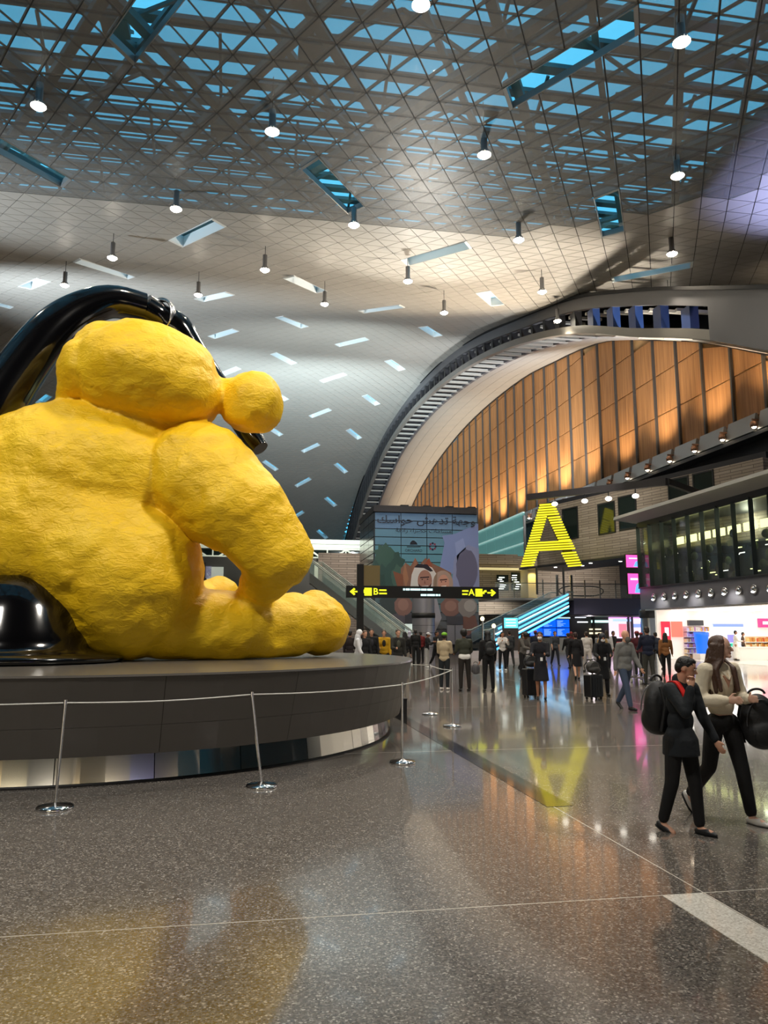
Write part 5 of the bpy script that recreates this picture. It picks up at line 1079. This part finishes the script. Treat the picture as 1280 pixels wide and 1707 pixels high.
def face(e, J, H, lip, brow, iris='#2a1a10'):
    hr = J['hrot']; hc = J['head']; F_ = lambda x, y, z: (hc + hr @ V(x, y, z)) * H
    for s in (1, -1):
        q = MB(); q.ell(F_(s * .0165, -.0475, .004), (.0075 * H, .0045 * H, .0042 * H), hr, 12, 8); o = q.build('eye', mat('eye_white', '#d9d2cc', .3), e)
        q = MB(); q.ell(F_(s * .0165, -.0515, .004), (.0032 * H, .0015 * H, .0032 * H), hr, 10, 6); q.build('iris', mat('iris', iris, .2), o)
        q = MB(); q.tube([F_(s * .008, -.0525, .013), F_(s * .017, -.052, .0165), F_(s * .027, -.045, .013)], [.0015 * H, .0022 * H, .001 * H], 6); q.build('eyebrow', mat('brow_' + brow.strip('#'), brow, .7), e)
    q = MB(); q.cap(F_(-.010, -.0500, -.030), .0035 * H, F_(.010, -.0500, -.030), .0035 * H); q.ell(F_(0, -.0515, -.0335), (.010 * H, .004 * H, .0032 * H), hr); q.build('mouth', mat('lip_' + lip.strip('#'), lip, .45), e)
face(we, WJ, WH, '#9c5a50', '#3a261c')
# puffed sleeve volume and collar of the blouse
bl = mat('cloth_d8ccb4', '#d8ccb4', .85)
for k in ('L', 'R'):
    q = MB(); p = WJ['elb' + k].lerp(WJ['wri' + k], .35); q.cap(S_W(WJ['elb' + k]),   .038 * WH, S_W(WJ['elb' + k].lerp(WJ['wri' + k], .75)), .032 * WH, 16); q.cap(S_W(WJ['sho' + k].lerp(WJ['elb' + k], .4)), .036 * WH, S_W(WJ['elb' + k]), .040 * WH, 16); mesh_obj('puffed_sleeve', remesh(q, bl, 'puffed_sleeve', .012, 4, [(.07, .015, 'CLOUDS')]), we)
q = MB(); q.tube([S_W(WJ['neck'] + V(-.036, -.016, -.012)), S_W(WJ['chest'] + V(-.008, -.071, .035)), S_W(WJ['chest'] + V(.002, -.073, .02))], [.008, .012, .006], 8); q.tube([S_W(WJ['neck'] + V(.036, -.016, -.012)), S_W(WJ['chest'] + V(.010, -.071, .035)), S_W(WJ['chest'] + V(.002, -.073, .02))], [.008, .012, .006], 8); q.build('collar', bl, we)
q = MB(); q.prism([(-.028, .042), (.028, .042), (.002, -.022)], 'y', -.0665, -.05); q.v = [tuple(S_W(WJ['chest'] + WJ['rot'] @ Vector(v))) for v in q.v]; q.build('neckline_skin', mat('skin_light', SK['light']), we)
def flat_shoe(e, J, k, H, m, sole, lace=None):
    fa = J['fa' + k]; t = min(0, fa) * 1.25; fd = V(0, -math.cos(t), math.sin(t)); upv = V(0, math.sin(t) * -1, math.cos(t)); upv = V(0, -fd.z, -fd.y) if False else V(0, fd.z, -fd.y); a_ = J['ank' + k] - upv * .030
    g = MB(); g.cap((a_ - fd * .014) * H, .0205 * H, (a_ + fd * .052) * H, .0225 * H, 14); g.cap((a_ + fd * .052) * H, .0225 * H, (a_ + fd * .100 - upv * .003) * H, .0115 * H, 14)
    me = remesh(g, m, 'shoe', .007, 3); o = mesh_obj('shoe', me, e); q = MB(); pr = []
    for s_, w_ in ((-.032, .012), (-.02, .022), (.03, .024), (.07, .023), (.108, .008)): pr.append((s_, w_))
    low = [(a_ + fd * s_ + V(w_, 0, 0) - upv * .019) * H for s_, w_ in pr] + [(a_ + fd * s_ - V(w_, 0, 0) - upv * .019) * H for s_, w_ in pr[::-1]]; n = len(low); hi = [v + upv * .006 * H for v in low]; q.add(low + hi, [tuple(range(n)), tuple(range(2 * n - 1, n - 1, -1))] + [(i, (i + 1) % n, (i + 1) % n + n, i + n) for i in range(n)]); q.build('sole', sole, o)
    if lace: q = MB(); c = J['ank' + k] * H; q.tube([c + V(.028 * math.cos(t2), .028 * math.sin(t2), .01) for t2 in [2 * PI * i / 12 for i in range(13)]], .004, 6); q.tube([c + V(.028, 0, .01), c + V(.075, .03, .025)], .003, 6); q.build('ankle_tie', lace, e)
flat_shoe(we, WJ, 'L', WH, mat('shoe_silver', '#c9c6c2', .35, .2), black_matt, black_matt); flat_shoe(we, WJ, 'R', WH, mat('shoe_silver', '#c9c6c2', .35, .2), black_matt, black_matt)
bpw = local(we, V(.25, -.20, .88)); backpack('black backpack hanging from the forearm of the woman in the cream blouse', bpw, WYAW - 20, .175, .125, .27, tilt=-6)

BL = V(3.72, 6.36, 0); BYAW = 22; BH = 1.50
be, BJ = person('boy in a dark navy jacket walking with one hand at his mouth', BL, BYAW, BH, dict(legL=(9, 5), legR=(-7, 12), armR=(44, 8, 134, .42), armL=(16, 6, 14, 0), lean=6, nod=12, turn=30), ('jacket', '#10161c'), ('trousers', '#09090b'), ('none', '#000'), 'light', vox=.0085, w=1.06, hem=.49, coat=.43, curl={'L': .45, 'R': 1.0})
g = MB(); hr = BJ['hrot']; hc = BJ['head']; H_ = BH
F2 = lambda x, y, z: (hc + hr @ V(x, y, z)) * BH
g.ell(F2(0, .010, .015), (.0470 * BH, .0545 * BH, .0515 * BH), hr, 22, 14); g.ell(F2(0, .034, -.004), (.045 * BH, .032 * BH, .040 * BH), hr); g.ell(F2(.004, -.014, .044), (.034 * BH, .028 * BH, .017 * BH), hr)
mesh_obj('hair', remesh(g, mat('hair_black_short', '#0d0a09', .5, bump=(80, .6, .01)), 'hair', .006, 2, [(.02, .007, 'CLOUDS')]), be)
face(be, BJ, BH, '#8a4a40', '#120c0a')
dl = mat('shoe_loafer', '#1c1d20', .45); flat_shoe(be, BJ, 'L', BH, dl, black_matt); flat_shoe(be, BJ, 'R', BH, dl, black_matt)
q = MB(); 
for k in ('L', 'R'): q.cap((BJ['ank' + k] + V(0, 0, .02)) * BH, .036 * BH, (BJ['ank' + k] + V(0, 0, .045)) * BH, .034 * BH, 14)
q.build('trouser_cuff', mat('cloth_09090b', '#09090b', .85), be) if False else None
q = MB(); q.cap((BJ['neck'] + V(0, .012, -.012)) * BH, .042 * BH, (BJ['neck'] + V(0, .016, .012)) * BH, .037 * BH, 16); q.build('collar', mat('cloth_10161c', '#10161c', .85), be)
bb = backpack('black backpack with a red strap on the back of the boy', local(be, V(0, .20, 1.02)), BYAW + 180, .165, .11, .26)
q = MB(); rot = BJ['rot']; sh = BJ['shoR'] * .80 + BJ['shoL'] * .20
P_ = [sh + V(.0, .062, .005), sh + V(-.004, .03, .038), sh + V(-.004, -.02, .036), sh + V(-.006, -.058, -.01), sh + V(-.010, -.078, -.06), sh + V(-.02, -.07, -.12)]
PP, _ = resample([p * BH for p in P_], [1] * 6, 24); W2 = .026
vs = []; 
for p in PP: vs += [p + V(-W2, 0, 0), p + V(W2, 0, 0)]
q.add(vs + [v + V(0, -.008, .010) for v in vs], [(2 * i, 2 * i + 1, 2 * i + 3, 2 * i + 2) for i in range(23)] + [(48 + 2 * i, 48 + 2 * i + 2, 48 + 2 * i + 3, 48 + 2 * i + 1) for i in range(23)] + [(2 * i, 2 * i + 2, 48 + 2 * i + 2, 48 + 2 * i) for i in range(23)] + [(2 * i + 1, 48 + 2 * i + 1, 48 + 2 * i + 3, 2 * i + 3) for i in range(23)])
st = q.build('red_strap', mat('strap_red', '#d8201a', .55), be)

# --- the crowd: (pixel of the feet gives the spot on the floor)
def spot(px, py): v = on_z(px, py, 0); return (v.x, v.y, 0)
def on_foot(label, px, py, yaw, Hh, **k): return person(label, spot(px, py), yaw + math.degrees(0), Hh, **k)
walk = dict(legL=(16, 6), legR=(-14, 16), armL=(-12, 8, 14, 0), armR=(14, 8, 18, 0)); walk2 = dict(legR=(17, 5), legL=(-16, 20), armR=(-14, 8, 12, 0), armL=(16, 8, 16, 0)); stand = dict(); phone = dict(armL=(22, 6, 95, .35), armR=(22, 6, 95, .35), nod=12)
on_foot('bald man with a grey beard in a grey shirt and blue jeans walking forward', 1045, 1183, 18, 1.76, P=walk2, top=('shirt', '#6f6f6d'), bottom=('trousers', '#39465c'), hair=('bald', '#000'), skin='light', extra=(('beard', '#5d5a57'),), w=1.22, vox=.015)
e5, J5 = on_foot('woman in a dark knee-length coat and white mask standing by a black suitcase', 903, 1166, -25, 1.70, P=dict(armL=(24, 6, 70, .3), armR=(28, 10, 60, .3), legL=(4, 4), legR=(-4, 4)), top=('dress', '#12131c'), bottom=None, hair=('bun', '#141010'), skin='mid', extra=(('mask',), ('badge',)), w=.95)
suitcase('tall black suitcase beside the woman in the white mask', spot(886, 1163), 8, .74, .42); backpack('black bag set on top of the tall black suitcase', V(*spot(886, 1163)) + V(0, 0, .93), 8, .19, .12, .17, '#15161a')
e6, J6 = on_foot('woman in a dark coat and blue headscarf with a suitcase, left of the bald man', 1006, 1160, -10, 1.66, P=dict(armR=(26, 12, 50, .2), armL=(18, 8, 70, .4), lean=8, nod=10, legL=(8, 5), legR=(-6, 8)), top=('dress', '#0e0f14'), bottom=('trousers', '#121218'), hair=('scarf', '#20242f'), skin='mid', extra=(('mask',), ('badge',)), w=1.05)
suitcase('black suitcase held by the woman in the blue headscarf', spot(990, 1166), 20, .62, .44); backpack('grey bag on the suitcase of the woman in the blue headscarf', V(*spot(990, 1166)) + V(0, 0, .80), 20, .2, .13, .17, '#2a2826')
e7, J7 = on_foot('man in a navy sweater and grey trousers pushing a trolley, seen from behind', 1083, 1142, 172, 1.86, P=dict(armL=(20, 8, 50, .1), armR=(20, 8, 50, .1), legL=(4, 2), legR=(-5, 4)), top=('sweater', '#141c34'), bottom=('trousers', '#3b3b36'), hair=('short', '#2a201b'), skin='light', w=1.15)
t = tag(empty('luggage_trolley', V(*spot(1083, 1142)) + V(.2, .75, 0), R(-8)), 'steel luggage trolley in front of the man in the navy sweater', 'trolley')
for s in (-1, 1):
    q = MB(); q.tube([(s * .27, -.45, 1.0), (s * .27, -.4, .3), (s * .25, .5, .2)], .018, 8); q.build('frame_tube', steel, t)
    for y_ in (-.4, .45): q = MB(); q.tube([(s * .25 - .03, y_, .07), (s * .25 + .03, y_, .07)], .07, 14); q.build('wheel', mat('wheel_pale', '#b9b9b4', .5), t)
q = MB(); q.tube([(-.28, -.47, 1.02), (.28, -.47, 1.02)], .022, 8); q.build('push_bar', black_matt, t); q = MB(); q.box((-.26, -.4, .17), (.26, .5, .20)); q.build('platform', steel, t)
on_foot('woman in a camel jacket with long dark hair walking away by the shop', 1112, 1130, 150, 1.68, P=walk, top=('jacket', '#8a5a30'), bottom=('trousers', '#0d0d0f'), hair=('long', '#1d120e'), skin='mid', w=1.0)
on_foot('woman in a black coat with bare calves walking away, centre right', 962, 1133, 165, 1.70, P=walk2, top=('dress', '#0c0c12'), bottom=None, hair=('short', '#2a0f12'), skin='light', w=.98)
on_foot('person in a white top with a black cross strap walking away', 980, 1120, 170, 1.72, P=walk, top=('shirt', '#cfcac6'), bottom=('trousers', '#c9c2be'), hair=('short', '#2a1c16'), skin='light')
on_foot('man in a grey T-shirt and dark trousers near the blue screens', 926, 1110, 0, 1.74, P=walk, top=('shirt', '#3f444c'), bottom=('trousers', '#1a1e2a'), hair=('short', '#1c1512'), skin='light', sleeve=.3)
on_foot('woman in a patterned grey jacket bending over luggage, black hair up', 872, 1128, 30, 1.68, P=dict(lean=14, nod=10, armL=(30, 8, 50, .2), armR=(30, 8, 50, .2)), top=('jacket', '#5d5955'), bottom=('trousers', '#17171a'), hair=('afro', '#0c0a0a'), skin='dark')
on_foot('young woman in a white top holding a phone up with both hands', 838, 1118, 0, 1.70, P=dict(armL=(35, 10, 90, .4), armR=(35, 10, 90, .4), nod=8, stance=.04), top=('shirt', '#dcd8d6'), bottom=('trousers', '#101116'), hair=('long', '#15100f'), skin='mid', shoes='#e6e6e6')
e13, J13 = on_foot('person in a black hooded coat with a black backpack standing with back turned', 815, 1153, 178, 1.72, P=dict(stance=.03), top=('jacket', '#0b0b0e'), bottom=('trousers', '#0a0a0c'), hair=('hood', '#0b0b10'), skin='mid', w=1.15, shoes='#2b2721')
backpack('black backpack on the person in the black hooded coat', local(e13, V(0, .19, 1.22)), 178 + 180, .16, .10, .22)
e14, J14 = on_foot('man in an olive jacket over a white shirt tail, seen from behind', 775, 1152, 180, 1.76, P=dict(stance=.03, armL=(14, 10, 60, .2), armR=(12, 10, 50, .2)), top=('jacket', '#34372c'), bottom=('trousers', '#211c18'), hair=('afro', '#100d0c'), skin='dark', w=1.12, extra=(('under', '#e4e2de'),), shoes='#1d1a18', hem=.57)
backpack('black and white patterned bag hanging beside the man in the olive jacket', local(e14, V(-.34, -.02, .62)), 170, .13, .08, .17, '#57565a', name='handbag')
on_foot('person in a bright green cap and a beige and cream jacket', 741, 1150, 150, 1.68, P=dict(armL=(14, 6, 80, .3), armR=(14, 6, 80, .3)), top=('jacket', '#b3a284'), bottom=('trousers', '#1a2024'), hair=('cap', '#6fae1c'), skin='dark', shoes='#dcd6cf', w=1.02)
on_foot('person in a white cap and white trousers looking down at a phone', 712, 1113, 60, 1.66, P=phone, top=('jacket', '#1a1c20'), bottom=('trousers', '#b9b8b6'), hair=('cap', '#d5d5da'), skin='mid', shoes='#e6e6e6')
on_foot('man in a black jacket with a white bag front, walking right of the white cap', 727, 1112, 45, 1.74, P=walk, top=('jacket', '#101114'), bottom=('trousers', '#0d0e11'), hair=('short', '#0d0a09'), skin='mid', shoes='#d8d8d8', extra=(('front', '#c9c9c9'),))
on_foot('tall man in a black coat in front of the round column', 693, 1110, 175, 1.80, P=stand, top=('jacket', '#0d0e12'), bottom=('trousers', '#0c0d10'), hair=('short', '#120e0d'), skin='mid', w=1.1)
on_foot('person in a dark red jacket half hidden beside the black coat', 702, 1106, 190, 1.70, P=stand, top=('jacket', '#6a1518'), bottom=('trousers', '#121318'), hair=('short', '#120e0d'), skin='mid')
on_foot('person in a pale lilac hood behind the tall black coat', 683, 1108, 185, 1.72, P=stand, top=('jacket', '#3b3a44'), bottom=('trousers', '#6a5f5a'), hair=('hood', '#b9b8cf'), skin='light', shoes='#d8d8d8')
on_foot('man in a dark hooded top facing forward at the edge of the plinth', 663, 1141, 5, 1.78, P=dict(armR=(20, 8, 70, .3)), top=('sweater', '#23231f'), bottom=('trousers', '#24344a'), hair=('short', '#3a2c22'), skin='light', w=1.1, extra=(('front', '#4a4a3e'),), shoes='#101010')
backpack('dark shoulder bag beside the man in the hooded top', V(*spot(676, 1141)) + V(0, .1, .62), 5, .17, .1, .15, '#17181b', name='shoulder_bag')
on_foot('woman in a black coat with black hair, between hooded man and lilac hood', 675, 1128, 170, 1.70, P=stand, top=('jacket', '#0c0c0f'), bottom=('trousers', '#8f8578'), hair=('long', '#0a0808'), skin='light', w=1.05)
def behind(label, px, d, yaw, Hh, **k):
    v = at(px, 1080, d); return person(label, (v.x, v.y, 0), yaw, Hh, **k)
behind('man in a yellow and black jacket behind the plinth', 640, 28.3, -10, 1.76, P=dict(armR=(20, 8, 60, .3)), top=('jacket', '#c99a14'), bottom=('trousers', '#1a1a1a'), hair=('short', '#4a3324'), skin='light', w=1.1, extra=(('front', '#1c1814'),))
behind('man in a black suit jacket behind the plinth', 619, 27.3, -5, 1.80, P=stand, top=('jacket', '#0f1014'), bottom=('trousers', '#101014'), hair=('short', '#0f0b0a'), skin='light', w=1.1, extra=(('front', '#34343c'),))
behind('man in a white robe and white headcloth walking right behind the plinth', 597, 25, 70, 1.78, P=walk, top=('robe', '#dcdde2'), bottom=None, hair=('ghutra', '#e4e5ea'), skin='mid', w=1.05, extra=(('beard', '#2a1c17'),))
behind('man half hidden behind the white headcloth', 607, 27, 20, 1.74, P=stand, top=('jacket', '#1a1b1f'), bottom=('trousers', '#151518'), hair=('short', '#5a4436'), skin='light')
behind('dark-haired person at the foot of the yellow figure, far behind the plinth', 583, 29, 160, 1.74, P=stand, top=('jacket', '#23191c'), bottom=('trousers', '#151518'), hair=('short', '#120d0c'), skin='mid')
far = [('man in a light grey shirt in the distant crowd left of the pink shop', 1000, 38, 175, '#7a7a7c', '#22262e'), ('person in a tan coat in the distant crowd', 1004, 33, 10, '#a08458', '#1c1c1e'), ('person in a dark red top in the crowd behind the bald man', 1063, 30, 170, '#4c1420', '#1a1a1e'), ('person in black in the crowd between the two pillars', 1022, 40, 20, '#101013', '#131316'), ('person in a white shirt in the crowd under the pink signs', 1012, 36, 160, '#c4c2c4', '#22242c'),
       ('person in a dark jacket just left of the man in navy', 1070, 34, 175, '#141418', '#101014'), ('person in a slate coat at the shop corner column', 1094, 36, 185, '#2a3240', '#16181c'), ('person in brown beside the blue screens', 872, 34, 30, '#4c4038', '#16181c'), ('person in dark blue at the left of the blue screens', 893, 38, 160, '#161b2c', '#14151a'), ('person in a grey coat standing at the low bench', 850, 38, 175, '#33363a', '#191a1e'), ('person in black with a red cap by the pink shop window', 948, 36, 180, '#131318', '#1a1a1e'), ('person in a maroon top far behind the woman in the black coat', 952, 41, 10, '#5c1c20', '#17171a')]
for i, (lb, px, d, yw, c1, c2) in enumerate(far): behind(lb, px, d, yw, 1.66 + .03 * (i % 5), P=(walk, walk2, stand)[i % 3], top=('jacket', c1), bottom=('trousers', c2), hair=(('short', 'long', 'cap')[i % 3] if i != 10 else 'cap', ('#15100e', '#2a1c14', '#7a1018')[i % 3]), skin=('mid', 'light', 'dark')[i % 3], vox=.026)
v = on_y(1228, 1108, 42); person('man in a white robe standing inside the bright shop', (v.x, 42, 0), 60, 1.76, P=dict(armL=(20, 8, 60, .2), armR=(25, 8, 60, .2)), top=('robe', '#e6e2da'), bottom=None, hair=('short', '#1a1210'), skin='mid', vox=.022)
v = on_y(1234, 1106, 43); person('person in brown behind the man in the white robe in the shop', (v.x + .25, 43, 0), 60, 1.66, P=stand, top=('shirt', '#5a4434'), bottom=('trousers', '#2a2420'), hair=('short', '#1a1210'), skin='mid', vox=.024)
